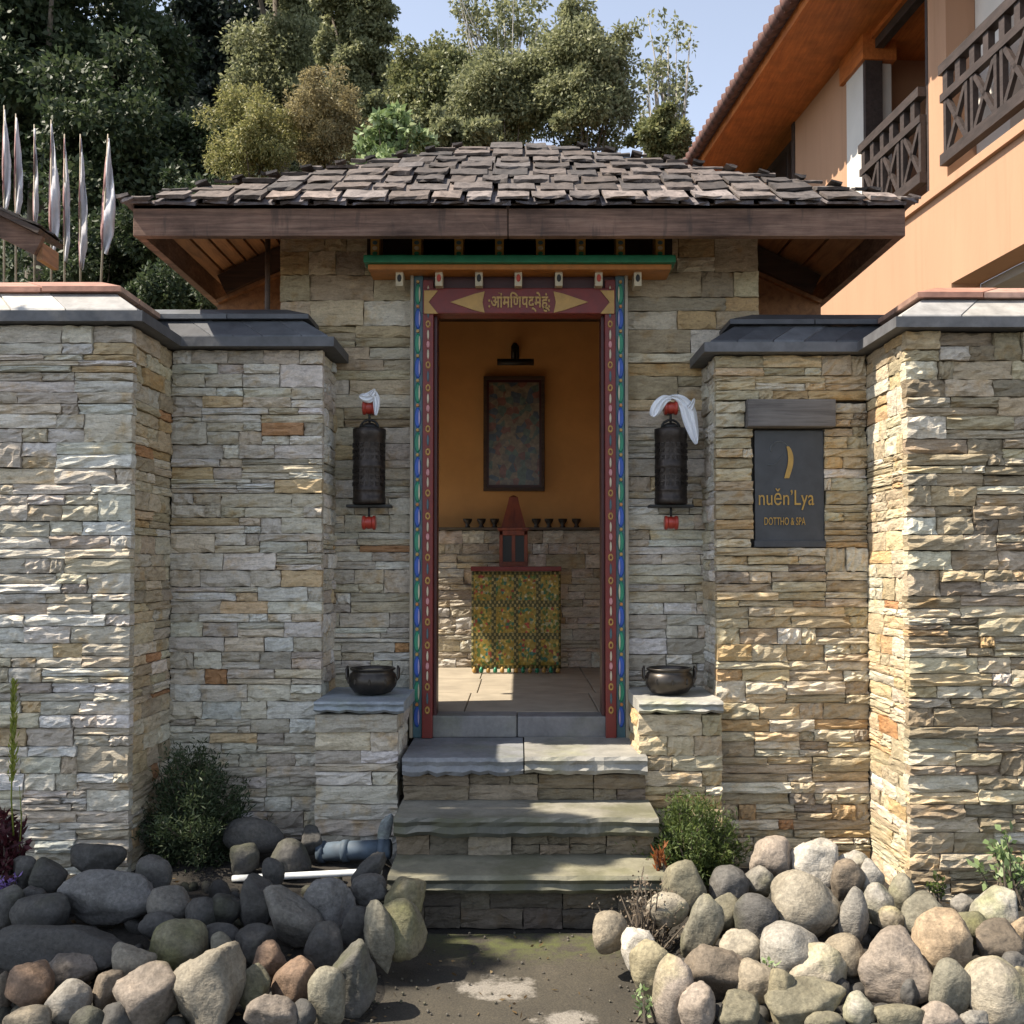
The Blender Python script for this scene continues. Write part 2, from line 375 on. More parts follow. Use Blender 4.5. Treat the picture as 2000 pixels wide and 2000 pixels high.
def clad(parent, origin, ang, width, z0, z1, pal, seed, holes=(), rel=1.0, big=1.0, depth=0.055, joined=None):
    """irregular coursed stones on a wall face. u runs from origin along angle ang; the face looks to the right of u (-y for ang=0)."""
    r = random.Random(seed); cs, sn = math.cos(ang), math.sin(ang); rects = []
    def fill_row(u0, u1, za, zb, wmin, wmax):
        u = u0
        while u < u1 - 1e-4:
            w = r.uniform(wmin, wmax) * big * 1.18
            if u1 - (u + w) < 0.07 * big: w = u1 - u
            w = min(w, u1 - u); rects.append((u, u + w, za, zb)); u += w
    z = z0
    while z < z1 - 1e-4:
        h = r.uniform(0.085, 0.165) * big * 0.86
        if z1 - (z + h) < 0.06: h = z1 - z
        u = 0.0
        while u < width - 1e-4:
            seg = r.uniform(0.16, 0.62) * big
            if width - (u + seg) < 0.14 * big: seg = width - u
            seg = min(seg, width - u)
            k = r.random()
            if h < 0.105 * big and k < 0.55 or (seg < 0.26 * big and k < 0.5): fill_row(u, u + seg, z, z + h, 0.09, 0.28)
            elif k < 0.92:
                c = z + h * r.uniform(0.38, 0.62)
                fill_row(u, u + seg, z, c, 0.10, 0.36); fill_row(u, u + seg, c, z + h, 0.10, 0.36)
            else:
                c1 = z + h * r.uniform(0.28, 0.36); c2 = z + h * r.uniform(0.62, 0.70)
                fill_row(u, u + seg, z, c1, 0.14, 0.4); fill_row(u, u + seg, c1, c2, 0.14, 0.4); fill_row(u, u + seg, c2, z + h, 0.14, 0.4)
            u += seg
        z += h
    items = []
    for (a, b, c, d) in rects:
        for (ha, hb, hc, hd) in holes:                      # trim stones round openings
            if a < hb and b > ha and c < hd and d > hc:
                cand = [(a, min(b, ha), c, d), (max(a, hb), b, c, d), (a, b, c, min(d, hc)), (a, b, max(c, hd), d)]
                cand = [q for q in cand if q[1] - q[0] > 0.02 and q[3] - q[2] > 0.018]
                if not cand: a = b; break
                a, b, c, d = max(cand, key=lambda q: (q[1] - q[0]) * (q[3] - q[2]))
        if b - a < 0.015: continue
        g = r.uniform(0.0018, 0.0045)
        cu, cz = (a + b) / 2, (c + d) / 2
        prd = r.uniform(-0.007, 0.009) * rel
        # outward normal for angle ang is (sin, -cos)
        loc = (origin[0] + cs * cu + sn * prd, origin[1] + sn * cu - cs * prd, cz); scl = (b - a - g, depth * rel, d - c - g); me = STONES[r.randrange(len(STONES))]
        if joined:
            items.append((me, Matrix.Translation(loc) @ Matrix.Rotation(ang, 4, 'Z') @ Matrix.Diagonal((*scl, 1)))); continue
        o = bpy.data.objects.new('stone', me); COL.objects.link(o)
        o.location = loc; o.rotation_euler = (0, 0, ang); o.scale = scl
        o.color = (*pick(pal, r), 1); setparent(o, parent)
    if joined: join_pieces('stone_facing', items, M['stone'], parent, joined)

# ------------------------------------------------------------------ boundary walls with coping
A_D, B_D, C_D = 4.22, 4.70, 5.05
AX, BX = 1.602, 0.906
def offset_path(path, o):
    """offset polyline to its right-hand side by o (outward)"""
    out = []
    n = len(path)
    for i in range(n):
        p = Vector(path[i])
        ns = []
        if i > 0: d = (p - Vector(path[i - 1])).normalized(); ns.append(Vector((d.y, -d.x)))
        if i < n - 1: d = (Vector(path[i + 1]) - p).normalized(); ns.append(Vector((d.y, -d.x)))
        if len(ns) == 1: out.append(p + ns[0] * o)
        else:
            b = ns[0] + ns[1]; out.append(p + b * (o / max(0.2, 1 + ns[0].dot(ns[1]))))
    return out
def shade(c, k): return tuple(v * k for v in c)
SLATES = [(0.19, 0.19, 0.195), (0.16, 0.16, 0.168), (0.23, 0.225, 0.22), (0.21, 0.20, 0.195)]
PINKS = [(0.40, 0.20, 0.14), (0.36, 0.22, 0.17), (0.42, 0.28, 0.21)]
SLABS = [(0.10, 0.10, 0.105), (0.085, 0.085, 0.09)]
SHADED_SLATES = [(0.055, 0.057, 0.064), (0.075, 0.078, 0.086), (0.11, 0.115, 0.125)]  # slate of the recessed walls, its shade put into the colour
SUNLIT_SLATES = [(0.36, 0.34, 0.31), (0.40, 0.38, 0.35), (0.31, 0.30, 0.29)]  # slate of the edge walls, sun glare put into the colour
def wing(side, pal, seeds, zt, palz=None):
    s = side; nm = 'left' if s < 0 else 'right'; mir = s > 0
    desc = ('left' if s < 0 else 'right')
    wa = thing('stone_wall', ['pale stacked stone wall at the left edge with sunlit coping', 'rough stacked stone wall at the right edge of the photo'][s > 0], 'wall', (s * 2.2, A_D + 0.2, 0), 'stacked stone wing walls')
    wb = thing('stone_wall', ['recessed pale stone wall between left edge wall and left prayer wheel', 'recessed tan stone wall that carries the dark slate sign'][s > 0], 'wall', (s * 1.25, B_D + 0.2, 0), 'stacked stone wing walls')
    i = 0.02
    xa0, xa1 = sorted((s * 5.2, s * (AX + 0.045)))
    box('wall_core', xa0, xa1, A_D + 0.045, 5.15, -0.05, zt - 0.055, M['core'], wa)
    xb0, xb1 = sorted((s * (AX + 0.044), s * (BX + 0.045)))
    box('wall_core', xb0, xb1, B_D + 0.045, 5.16, -0.05, zt - 0.056, M['core'], wb)
    z1 = zt - 0.052
    if s < 0:
        clad(wa, (-2.2, A_D), 0, 2.2 - AX, 0.05, z1, pal, seeds[0], big=0.84)
        clad(wa, (-5.2, A_D), 0, 3.0, 0.05, z1, pal, seeds[0] + 50, joined=(0.5, 0.45, 0.37))
        clad(wa, (-AX, A_D + 0.045), math.pi / 2, B_D - A_D - 0.01, 0.05, z1, PAL_WARM, seeds[1], rel=0.8, big=0.84)  # warm palette stands in for light reflected onto this return
        clad(wb, (-AX, B_D), 0, AX - BX, 0.05, z1, pal, seeds[2], big=0.82)
        clad(wb, (-BX, B_D + 0.045), math.pi / 2, C_D - B_D - 0.02, 0.3, z1, pal, seeds[3], rel=0.8, big=0.84)
    else:
        clad(wa, (AX, A_D), 0, 2.17 - AX, 0, z1, PAL_WARM + [(c, w * 1.3) for c, w in PAL_DARK], seeds[0], rel=1.25, big=0.84)
        clad(wa, (2.17, A_D), 0, 3.0, 0, z1, pal, seeds[0] + 50, rel=1.5, joined=(0.5, 0.43, 0.31))
        clad(wa, (AX, B_D + 0.03), -math.pi / 2, B_D - A_D - 0.015, 0, z1, PAL_WARM, seeds[1], rel=0.5, big=0.84)
        sx0, sx1 = gx(1473, B_D), gx(1613, B_D); szt, szb = gz(838, B_D), gz(1069, B_D)
        lx0, lx1 = gx(1457, B_D), gx(1631, B_D); lz1 = gz(781, B_D)
        clad(wb, (BX, B_D), 0, AX - BX, 0, z1, PAL_WARM, seeds[2], holes=[(sx0 - BX, sx1 - BX, szb, szt + 0.01), (lx0 - BX, lx1 - BX, szt + 0.004, lz1)], rel=1.2, big=0.82)
        clad(wb, (BX, C_D + 0.02), -math.pi / 2, C_D - B_D - 0.025, 0.3, z1, PAL_GREY, seeds[3], rel=0.8, big=0.84)
        beam_o = box('sign_lintel', lx0 + 0.003, lx1 - 0.003, B_D - 0.045, B_D + 0.06, szt + 0.006, lz1 - 0.003, M['lintel'], wb, 0.006)
    path = [(-5.2, A_D), (-AX, A_D), (-AX, B_D), (-BX, B_D), (-BX, C_D - 0.01)]
    slab = [(0.062, zt - 0.048), (0.062, zt - 0.004), (-0.30, zt - 0.002), (-0.30, zt - 0.048)]
    low = [(0.028, zt), (0.024, zt + 0.012), (-0.118, zt + 0.112), (-0.16, zt + 0.112), (-0.16, zt)]
    up = [(-0.085, zt + 0.114), (-0.085, zt + 0.136), (-0.22, zt + 0.19), (-0.33, zt + 0.165), (-0.33, zt + 0.114)]
    # full path keeps the mitres; pieces are split between the two walls by segment
    for owner, keep in ((wa, (0, 1)), (wb, (2, 3))):
        for prof, name, ln, cols in ((slab, 'coping_slab', 0.75, SLABS), (low, 'coping_tile', 0.27 if owner is wa else 0.15, SUNLIT_SLATES if owner is wa else SHADED_SLATES), (up, 'ridge_tile', 0.30, PINKS if owner is wa else SHADED_SLATES)):
            coping_seg(owner, path, keep, prof, name, M['slate'], seeds[0] + len(name), ln, cols, mir)
    return wa, wb
def coping_seg(parent, path, keep, prof, name, mat, seed, plen, cols, mirror):
    offs = [offset_path(path, o) for o, z in prof]; r = random.Random(seed); n = len(prof); sx = -1 if mirror else 1
    for s in keep:
        L = (Vector(path[s + 1]) - Vector(path[s])).length
        k = max(1, round(L / plen)); cuts = [0] + [(i + r.uniform(-0.15, 0.15)) / k for i in range(1, k)] + [1]
        for i in range(k):
            t0 = cuts[i] + (0.003 / L if i > 0 else 0); t1 = cuts[i + 1] - (0.003 / L if i < k - 1 else 0)
            bm = bmesh.new(); dz = r.uniform(-0.003, 0.003) if 0 < i < k - 1 else 0; ra = []; rb = []
            for (o, z), op in zip(prof, offs):
                a = op[s].lerp(op[s + 1], t0); b = op[s].lerp(op[s + 1], t1)
                ra.append(bm.verts.new((a.x * sx, a.y, z + dz))); rb.append(bm.verts.new((b.x * sx, b.y, z + dz)))
            bm.faces.new(ra); bm.faces.new(rb[::-1])
            for q in range(n): bm.faces.new((ra[q], rb[q], rb[(q + 1) % n], ra[(q + 1) % n]))
            bm_obj(name, bm, mat, parent, color=shade(r.choice(cols), r.uniform(0.82, 1.2)))
M['lintel'] = mat_wood('weathered_lintel', (0.17, 0.155, 0.145), (0.08, 0.07, 0.065), (1, 12, 18), 0.85, 0.005)
WAL, WBL = wing(-1, PAL_GREY, (11, 12, 13, 14), 2.462)
WAR, WBR = wing(1, PAL_WARM, (21, 22, 23, 24), 2.437)  # tan palette: stone colour with part of the warm sunlight put in

# ------------------------------------------------------------------ gatehouse
GX = 1.19
gate = thing('gatehouse', 'small stone gatehouse with dark wooden shingle roof and painted doorway', 'gatehouse', (0, 6.2, 0))
FLOOR = 0.685; BACK = 7.36; LAND = 0.581
M['plaster'] = mat_generic('orange_plaster', (0.60, 0.32, 0.115), 0.85, 0.15, 3, 0.25, 0.004)
M['floorstone'] = mat_generic('shrine_floor', (0.31, 0.265, 0.20), 0.8, 0.25, 6, 0.4, 0.004)
WT = 3.22
bm = bmesh.new()
for (x0, x1, z0, z1) in ((-GX + 0.05, -0.535, 0, WT), (0.535, GX - 0.05, 0, WT), (-0.535, 0.535, 3.02, WT)):
    add_box(bm, x0, x1, C_D + 0.045, C_D + 0.26, z0, z1)
fw = bm_obj('front_wall', bm, M['core'], gate)
XJ = 0.531
clad(fw, (-GX, C_D), 0, GX - XJ, 0.62, 2.1, PAL_GREY, 31, rel=0.9, big=0.92)
clad(fw, (-GX, C_D), 0, GX - XJ, 2.1, WT, PAL_WARM, 32, rel=0.9, big=1.25)
clad(fw, (XJ, C_D), 0, GX - XJ, 0.62, 2.1, PAL_GREY, 33, rel=0.9, big=0.92)
clad(fw, (XJ, C_D), 0, GX - XJ, 2.1, WT, PAL_WARM, 34, rel=0.9, big=1.25)
# side walls; the left one opens on to the courtyard
bm = bmesh.new()
add_box(bm, 0.97, 1.17, C_D + 0.262, BACK + 0.2, 0, 3.2)
add_box(bm, -1.17, -0.97, C_D + 0.262, 5.42, 0, 3.2)
add_box(bm, -1.17, -0.97, 5.42, BACK + 0.2, 2.15, 3.2)
side = bm_obj('side_wall', bm, M['plaster'], gate)
LEDGE = gz(1035, BACK)
bm = bmesh.new(); add_box(bm, -0.97, 0.97, BACK + 0.05, BACK + 0.2, 0, LEDGE); bw = bm_obj('back_wall', bm, M['core'], gate)
clad(bw, (-0.66, BACK), 0, 1.32, FLOOR, LEDGE - 0.004, PAL_GREY, 35, rel=0.8)
clad(bw, (-0.97, BACK), 0, 0.31, FLOOR, LEDGE - 0.004, PAL_GREY, 36, rel=0.8, joined=(0.5, 0.45, 0.37)); clad(bw, (0.66, BACK), 0, 0.31, FLOOR, LEDGE - 0.004, PAL_GREY, 37, rel=0.8, joined=(0.5, 0.45, 0.37))
box('plaster_wall', -0.97, 0.97, BACK + 0.09, BACK + 0.202, LEDGE, 3.2, M['plaster'], gate)
box('wall_ledge', -0.968, 0.968, BACK - 0.03, BACK + 0.088, LEDGE, LEDGE + 0.018, M['slab'], gate, 0.003, color=(0.12, 0.10, 0.08))
box('ceiling', -1.1, 1.1, C_D + 0.264, BACK + 0.19, 3.205, 3.23, M['darkwood'], gate)
# floor slabs
r = random.Random(5); fl = box('floor', -1.165, 1.165, 5.06, BACK + 0.04, 0.0, FLOOR - 0.03, M['core'], gate)
yy = 5.14
for k, y1 in enumerate((5.9, 6.62, BACK)):
    xs = [-0.965, -0.3 + r.uniform(-0.1, 0.1), 0.35 + r.uniform(-0.1, 0.1), 0.965]
    for i in range(3):
        box('floor_slab', xs[i] + 0.003, xs[i + 1] - 0.003, yy + 0.003, y1 - 0.003, FLOOR - 0.028, FLOOR, M['floorstone'], fl, 0.003)
    yy = y1
# threshold of two stones
box('threshold', -0.525, -0.012, 4.985, 5.14, LAND + 0.001, FLOOR + 0.002, M['slab'], gate, 0.008, color=(0.19, 0.185, 0.18))
box('threshold', -0.008, 0.525, 4.985, 5.14, LAND + 0.001, FLOOR - 0.001, M['slab'], gate, 0.008, color=(0.17, 0.165, 0.165))

# --- roof
EF, EB, EX = 4.54, 9.2, 1.727          # fascia planes
RZ0 = gz(398, EF); RD = 5.56; RZ1 = gz(290, 5.56); RXH = 0.22
def roof_pts(off, dz):
    return [(-EX - off, EF - off, RZ0 + dz), (EX + off, EF - off, RZ0 + dz), (EX + off, EB + off, RZ0 + dz), (-EX - off, EB + off, RZ0 + dz), (-RXH, RD, RZ1 + dz), (RXH, RD, RZ1 + dz)]
t = roof_pts(0.0, 0.0); b = roof_pts(0.0, -0.022)
bm = bmesh.new(); vt = [bm.verts.new(p) for p in t]; vb = [bm.verts.new(p) for p in b]
for f in ((0, 1, 5, 4), (1, 2, 5), (2, 3, 4, 5), (3, 0, 4)):
    bm.faces.new([vt[i] for i in f]); bm.faces.new([vb[i] for i in f][::-1])
for i, j in ((0, 1), (1, 2), (2, 3), (3, 0)): bm.faces.new((vb[i], vb[j], vt[j], vt[i]))
roof = bm_obj('roof', bm, M['darkwood'], gate)
def shingle_variants(n, seed):
    r = random.Random(seed); out = []
    for k in range(n):
        nx = 4; v = []; f = []
        cup = r.uniform(-0.003, 0.005); curl = r.uniform(0.0, 0.007); skew = r.uniform(-0.05, 0.05)
        W = 0.5; Ln = 0.34; th = r.uniform(0.011, 0.018)
        for lay in (0, 1):
            for j, y in enumerate((0.0, 0.12, Ln)):
                for i in range(nx + 1):
                    x = -W + i / nx
                    z = cup * (4 * x * x - 0.5) + (curl if j == 0 else 0) + r.uniform(-0.002, 0.002) + (th if lay else 0) * (0.5 if j == 2 else 1)
                    v.append((x, y + (r.uniform(-0.010, 0.010) + skew * x * 0.5 if j == 0 else 0), z))
        n1 = 3 * (nx + 1)
        for j in range(2):
            for i in range(nx):
                a = j * (nx + 1) + i
                f.append((a + n1, a + 1 + n1, a + nx + 2 + n1, a + nx + 1 + n1)); f.append((a, a + nx + 1, a + nx + 2, a + 1))
        for i in range(nx): f.append((i, i + 1, i + 1 + n1, i + n1))
        for j in range(2):
            a = j * (nx + 1); c = a + nx + 1; f.append((a, a + n1, c + n1, c))
            a = a + nx; c = a + nx + 1; f.append((a, c, c + n1, a + n1))
        me = bpy.data.meshes.new('shingle'); me.from_pydata(v, [], f); me.update(); me.materials.append(M['shingle']); out.append(me)
    return out
SH = shingle_variants(18, 4)
def roof_face(e0, e1, r0, r1, seed, far=99.0, expo=0.155, w=0.178):
    """e0->e1 eave line, r0->r1 matching ridge line"""
    r = random.Random(seed); e0, e1, r0, r1 = map(Vector, (e0, e1, r0, r1)); xd = (e1 - e0).normalized()
    mid_e = (e0 + e1) / 2; mid_r = (r0 + r1) / 2
    rv = mid_r - mid_e; rv = rv - xd * rv.dot(xd); S = rv.length; yd = rv.normalized(); nd = xd.cross(yd).normalized()
    if nd.z < 0: nd = -nd
    rot0 = Matrix((xd, yd, nd)).transposed()
    n = int(S / expo); items = []
    for k in range(-1, n + 1):
        tt = -0.028 + max(k, 0) * expo + (0.012 if k == -1 else 0)
        fr = max(0.0, min(1.0, tt / S)); a = e0.lerp(r0, fr); bb = e1.lerp(r1, fr)
        ua = (a - mid_e).dot(xd) - 0.05; ub = (bb - mid_e).dot(xd) + 0.05
        u = ua - r.uniform(0, w * 0.6)
        if k == -1: u = ua
        while u < ub:
            ww = w * r.uniform(0.78, 1.18)
            u0, u1 = max(u, ua), min(u + ww, ub)
            if u1 - u0 > 0.05:
                me = SH[r.randrange(len(SH))]
                uo = max(abs(u0), abs(u1)); full = (e1 - e0).length / 2; top = (r1 - r0).length / 2
                avail = (full - uo) / max(1e-3, (full - top) / S) - tt if full > top else 1.0
                ys = max(0.16, min(1.0, (avail + 0.05) / 0.34))
                lift = 0.006 + 0.003 * r.random() + (-0.012 if k == -1 else 0)
                p = mid_e + xd * ((u0 + u1) / 2) + yd * (tt + r.uniform(-0.007, 0.007)) + nd * (lift + (0.012 if k >= 0 else 0))
                rm = rot0 @ Euler((math.radians(-r.uniform(1.2, 3.2)), math.radians(r.uniform(-0.9, 0.9)), math.radians(r.uniform(-1.6, 1.6)))).to_matrix()
                mw = Matrix.Translation(p) @ rm.to_4x4() @ Matrix.Diagonal((u1 - u0 - r.uniform(0.012, 0.036), ys, r.uniform(0.85, 1.25), 1))
                if p.y > far:
                    items.append((me, mw)); u += ww; continue
                o = bpy.data.objects.new('shingle', me); COL.objects.link(o); o.matrix_world = mw
                g = r.uniform(0.45, 1.35); wv = r.uniform(-0.05, 0.08)
                if k == 0: g *= 1.9  # eave course lightened: sunlight on it is put into the colour
                if k == -1: o.color = (1.5, 1.6, 1.85, 1)
                else: o.color = (g * (1 + wv), g, g * (1 - wv), 1)
                setparent(o, roof)
            u += ww
    if items: join_pieces('shingle_course', items, M['shingle'], roof, (0.8, 0.78, 0.76))
P_ = roof_pts(0.012, 0.0)
roof_face(P_[0], P_[1], P_[4], P_[5], 41)
roof_face(P_[3], P_[0], P_[4], P_[4], 42, 5.7)
roof_face(P_[1], P_[2], P_[5], P_[5], 43, 5.7)
# the back slope is out of sight: one joined layer of courses
bm = bmesh.new()
for k in range(12):
    fr = k / 12; a = Vector(P_[2]).lerp(Vector(P_[5]), fr); c = Vector(P_[3]).lerp(Vector(P_[4]), fr)
    a2 = Vector(P_[2]).lerp(Vector(P_[5]), (k + 1) / 12); c2 = Vector(P_[3]).lerp(Vector(P_[4]), (k + 1) / 12)
    vv = [bm.verts.new(p) for p in (a + Vector((0, 0, 0.045)), c + Vector((0, 0, 0.045)), c2 + Vector((0, 0, 0.012)), a2 + Vector((0, 0, 0.012)))]
    bm.faces.new(vv)
tag(bm_obj('shingle_course', bm, M['shingle'], roof, color=(0.9, 0.9, 0.9)), kind='stuff')
# fascia boards
FZ0 = gz(461, EF)
for xa, xb in ((-EX, -0.052), (-0.048, EX)): box('fascia_board', xa, xb, EF, EF + 0.045, FZ0, RZ0 - 0.002, M['fascia'], gate, 0.005)
for s in (-1, 1):
    x0, x1 = sorted((s * (EX - 0.001), s * (EX - 0.042)))
    box('fascia_board', x0, x1, EF + 0.047, EB - 0.05, FZ0 + 0.002, RZ0 - 0.004, M['fascia'], gate, 0.003)
box('fascia_board', -EX, EX, EB - 0.045, EB, FZ0, RZ0 - 0.002, M['fascia'], gate, 0.004)
# soffit planks on each slope's underside
def soffit_face(e0, e1, r0, r1, pw, gap=0.004):
    e0, e1, r0, r1 = map(Vector, (e0, e1, r0, r1)); N = max(2, int((r0 - e0).length / pw))
    for k in range(N):
        f0, f1 = k / N, (k + 1) / N
        if f1 > 0.62: break
        a, b_ = e0.lerp(r0, f0 + 0.004), e1.lerp(r1, f0 + 0.004); c, d = e1.lerp(r1, f1 - 0.004), e0.lerp(r0, f1 - 0.004)
        dn = Vector((0, 0, -0.018)); up0 = Vector((0, 0, -0.004))
        bm = bmesh.new(); q = [bm.verts.new(p + dn) for p in (a, b_, c, d)]; u = [bm.verts.new(p + up0) for p in (a, b_, c, d)]
        bm.faces.new(q); bm.faces.new(u[::-1])
        for i in range(4): bm.faces.new((q[i], q[(i + 1) % 4], u[(i + 1) % 4], u[i]))
        bm_obj('soffit_plank', bm, M['soffit'], gate)
Q = roof_pts(-0.045, -0.022)
soffit_face(Q[0], Q[1], Q[4], Q[5], 0.17); soffit_face(Q[3], Q[0], Q[4], Q[4], 0.17); soffit_face(Q[1], Q[2], Q[5], Q[5], 0.17)
# rafters under the side eaves, hip rafters and plank infill behind them
for s in (-1, 1):
    def soff(x): return RZ0 - 0.05 + (EX - abs(x)) * (RZ1 - RZ0) / (EX - RXH)
    D1 = 5.62
    beam('rafter', (s * 1.62, D1 - 0.06, soff(1.62) - 0.085), (s * 1.16, D1 - 0.06, soff(1.16) - 0.07), 0.05, 0.11, M['darkwood'], gate)
    poly = [(s * 1.66, soff(1.66) - 0.30), (s * 1.66, soff(1.66) - 0.16), (s * 1.18, soff(1.18) - 0.16), (s * 1.18, soff(1.18) - 0.62)]
    prism('infill_board', poly, D1 - 0.02, D1 + 0.03, M['soffit'], gate)
    beam('infill_trim', (s * 1.655, D1 - 0.03, soff(1.66) - 0.152), (s * 1.18, D1 - 0.03, soff(1.18) - 0.152), 0.05, 0.02, M['trimwood'] if 'trimwood' in M else M['soffit'], gate)
tube('downpipe', [(gx(519, 4.98), 4.98, 3.1), (gx(519, 4.98), 4.98, 2.35)], 0.013, M['darkwood'], gate)

# --- painted door frame
df = thing_part = box('door_frame', -0.527, 0.527, 5.02, 5.10, gz(606, 4.96), 3.02, M['darkwood'], gate)
def paint(name, c, rough=0.45): return mat_generic(name, c, rough, 0.22, 22, 0.12, 0.002)
M['red'] = paint('maroon_paint', (0.15, 0.011, 0.006)); M['deepred'] = paint('deep_maroon_paint', (0.050, 0.007, 0.007))
M['green'] = paint('green_paint', (0.015, 0.20, 0.105)); M['blue'] = paint('blue_paint', (0.02, 0.075, 0.34))
M['orange'] = paint('orange_paint', (0.46, 0.17, 0.035)); M['gold'] = paint('gold_paint', (0.40, 0.23, 0.055))
M['cream'] = paint('cream_paint', (0.50, 0.43, 0.30)); M['pink'] = paint('pink_paint', (0.48, 0.22, 0.22)); M['black'] = paint('black_paint', (0.012, 0.011, 0.010))
M['trim'] = paint('dull_trim', (0.30, 0.25, 0.18)); M['scarlet'] = paint('scarlet_paint', (0.42, 0.045, 0.02)); M['teal'] = paint('teal_paint', (0.05, 0.11, 0.13)); M['lav'] = paint('lavender_paint', (0.33, 0.28, 0.42))
JB = LAND + 0.002
JT = gz(555, 4.96)
def lens_mesh(name, mat, half=False, n=10):
    v = []; 
    for lay, y in ((0, 0.0), (1, -1.0)):
        for k in range(n):
            a = 2 * math.pi * k / n; sc = 1.0 if lay == 0 else 0.8
            v.append((0.5 * math.cos(a) * sc, y, 0.5 * math.sin(a) * sc))
    f = [tuple(range(n, 2 * n))] + [(k, (k + 1) % n, n + (k + 1) % n, n + k) for k in range(n)]
    me = bpy.data.meshes.new(name); me.from_pydata(v, [], f); me.update(); me.materials.append(mat); return me
def ring_mesh(name, mat, n=10):
    v = []; f = []
    for k in range(n):
        a = 2 * math.pi * k / n
        for rr, y in ((0.5, 0.0), (0.40, -1.0), (0.27, -1.0), (0.2, 0.0)): v.append((rr * math.cos(a), y, rr * math.sin(a)))
    for k in range(n):
        a = 4 * k; c = 4 * ((k + 1) % n)
        for q in range(3): f.append((a + q, a + q + 1, c + q + 1, c + q))
    me = bpy.data.meshes.new(name); me.from_pydata(v, [], f); me.update(); me.materials.append(mat); return me
LM = {k: lens_mesh('ornament', M[k]) for k in ('green', 'blue', 'gold', 'cream', 'pink', 'lav', 'teal', 'orange', 'scarlet', 'black')}
RING = ring_mesh('ring', M['gold'])
def orn(name, me, x, y, z, w, h, d=0.006, par=None):
    o = bpy.data.objects.new(name, me); COL.objects.link(o); o.location = (x, y, z); o.scale = (w, d, h); setparent(o, par or df)
for s in (-1, 1):
    def bx(name, a, c, y0, y1, z0, z1, mat, bev=0.003):
        x0, x1 = sorted((s * a, s * c)); return box(name, x0, x1, y0, y1, z0, z1, mat, df, bev)
    ZC = gz(514, 4.93)
    bx('jamb_trim', 0.515, 0.531, 4.96, 5.04, JB, ZC, M['trim'])
    bx('outer_jamb', 0.470, 0.514, 4.972, 5.09, JB, ZC, M['teal'])
    bx('jamb', 0.418, 0.469, 4.955, 5.11, JB, JT + 0.02, M['red'])
    bx('inner_jamb', 0.402, 0.4175, 4.995, 5.12, FLOOR + 0.001, JT + 0.0, M['deepred'])
    # scallops on the outer jamb
    z = JB + 0.10; k = 0
    while z < ZC - 0.08:
        c = ('blue', 'green')[k % 2]
        orn('scallop', LM[c], s * 0.494, 4.973, z, 0.034, 0.108)
        orn('scallop', LM['lav' if c == 'blue' else 'cream'], s * 0.486, 4.9725, z, 0.010, 0.085, 0.009)
        orn('bead', LM['gold' if k % 4 else 'orange'], s * 0.495, 4.972, z + 0.0605, 0.017, 0.018, 0.01)
        z += 0.121; k += 1
    # chain on the maroon jamb
    z = JB + 0.11; seq = [('r', 0.05), ('teal', 0.062), ('r', 0.05), ('cream', 0.055), ('pink', 0.04), ('cream', 0.055)]; k = 0
    while z < JT - 0.05:
        q, h = seq[k % 6]
        if q == 'r': orn('ring', RING, s * 0.443, 4.956, z + h / 2, 0.027, h * 0.8, 0.006)
        else: orn('link', LM[q], s * 0.443, 4.956, z + h / 2, 0.011 if q != 'pink' else 0.018, h * 0.95, 0.006)
        z += h; k += 1
# lintel board with script
LZ0, LZ1 = gz(614, 4.96), gz(569, 4.96)
box('lintel_board', -0.468, 0.468, 4.950, 5.06, LZ0 + 0.002, LZ1 + 0.014, M['red'], df, 0.004)
lm = (LZ0 + LZ1) / 2; hh = (LZ1 - LZ0) / 2
for s in (-1, 1):
    prism('arrowhead', [(s * 0.168, lm - hh * 0.92), (s * 0.178, lm), (s * 0.168, lm + hh * 0.92), (s * 0.215, lm + hh * 0.72), (s * 0.335, lm), (s * 0.215, lm - hh * 0.72)][::s], 4.944, 4.9495, M['gold'], df)
    prism('swallowtail', [(s * 0.462, lm - hh), (s * 0.395, lm - hh), (s * 0.44, lm), (s * 0.395, lm + hh), (s * 0.462, lm + hh)], 4.944, 4.9495, M['gold'], df)
text_mesh('lettering', ':\u0913\u0902\u092e\u093f\u0923\u092a\u0926\u094d\u092e\u0947\u0939\u0942\u0902:', 0.1, (0, 4.947, lm), M['gold'], df, width=0.30, height=hh * 1.75, bold=0.0022)
# frieze with beam ends
FR1 = gz(528, 4.95)
box('frieze_board', -0.469, 0.469, 4.985, 5.09, LZ1 + 0.0145, gz(514, 4.95), M['deepred'], df)
for i, xv in enumerate((752, 827, 903, 978, 1055, 1131, 1205)):
    x = gx(xv * 1.0352, 4.91); z0, z1 = gz(559, 4.91), gz(528, 4.91)
    box('beam_end', x - 0.018, x + 0.018, 4.905, 5.0, z0, z1 + 0.014, M['cream'], df, 0.003)
    orn('bead', LM[('black', 'scarlet')[i % 2]], x, 4.905, (z0 + z1) / 2, 0.022, 0.038, 0.004)
CZ0, CZ1, CZ2 = gz(526, 4.86), gz(514.5, 4.85), gz(497, 4.83)
box('cornice', gx(716, 4.86), gx(1314, 4.86), 4.862, 5.045, CZ0, CZ1, M['orange'], df, 0.004)
box('cornice', gx(707, 4.83), gx(1323, 4.83), 4.832, 5.044, CZ1 + 0.001, CZ2, M['green'], df, 0.006)
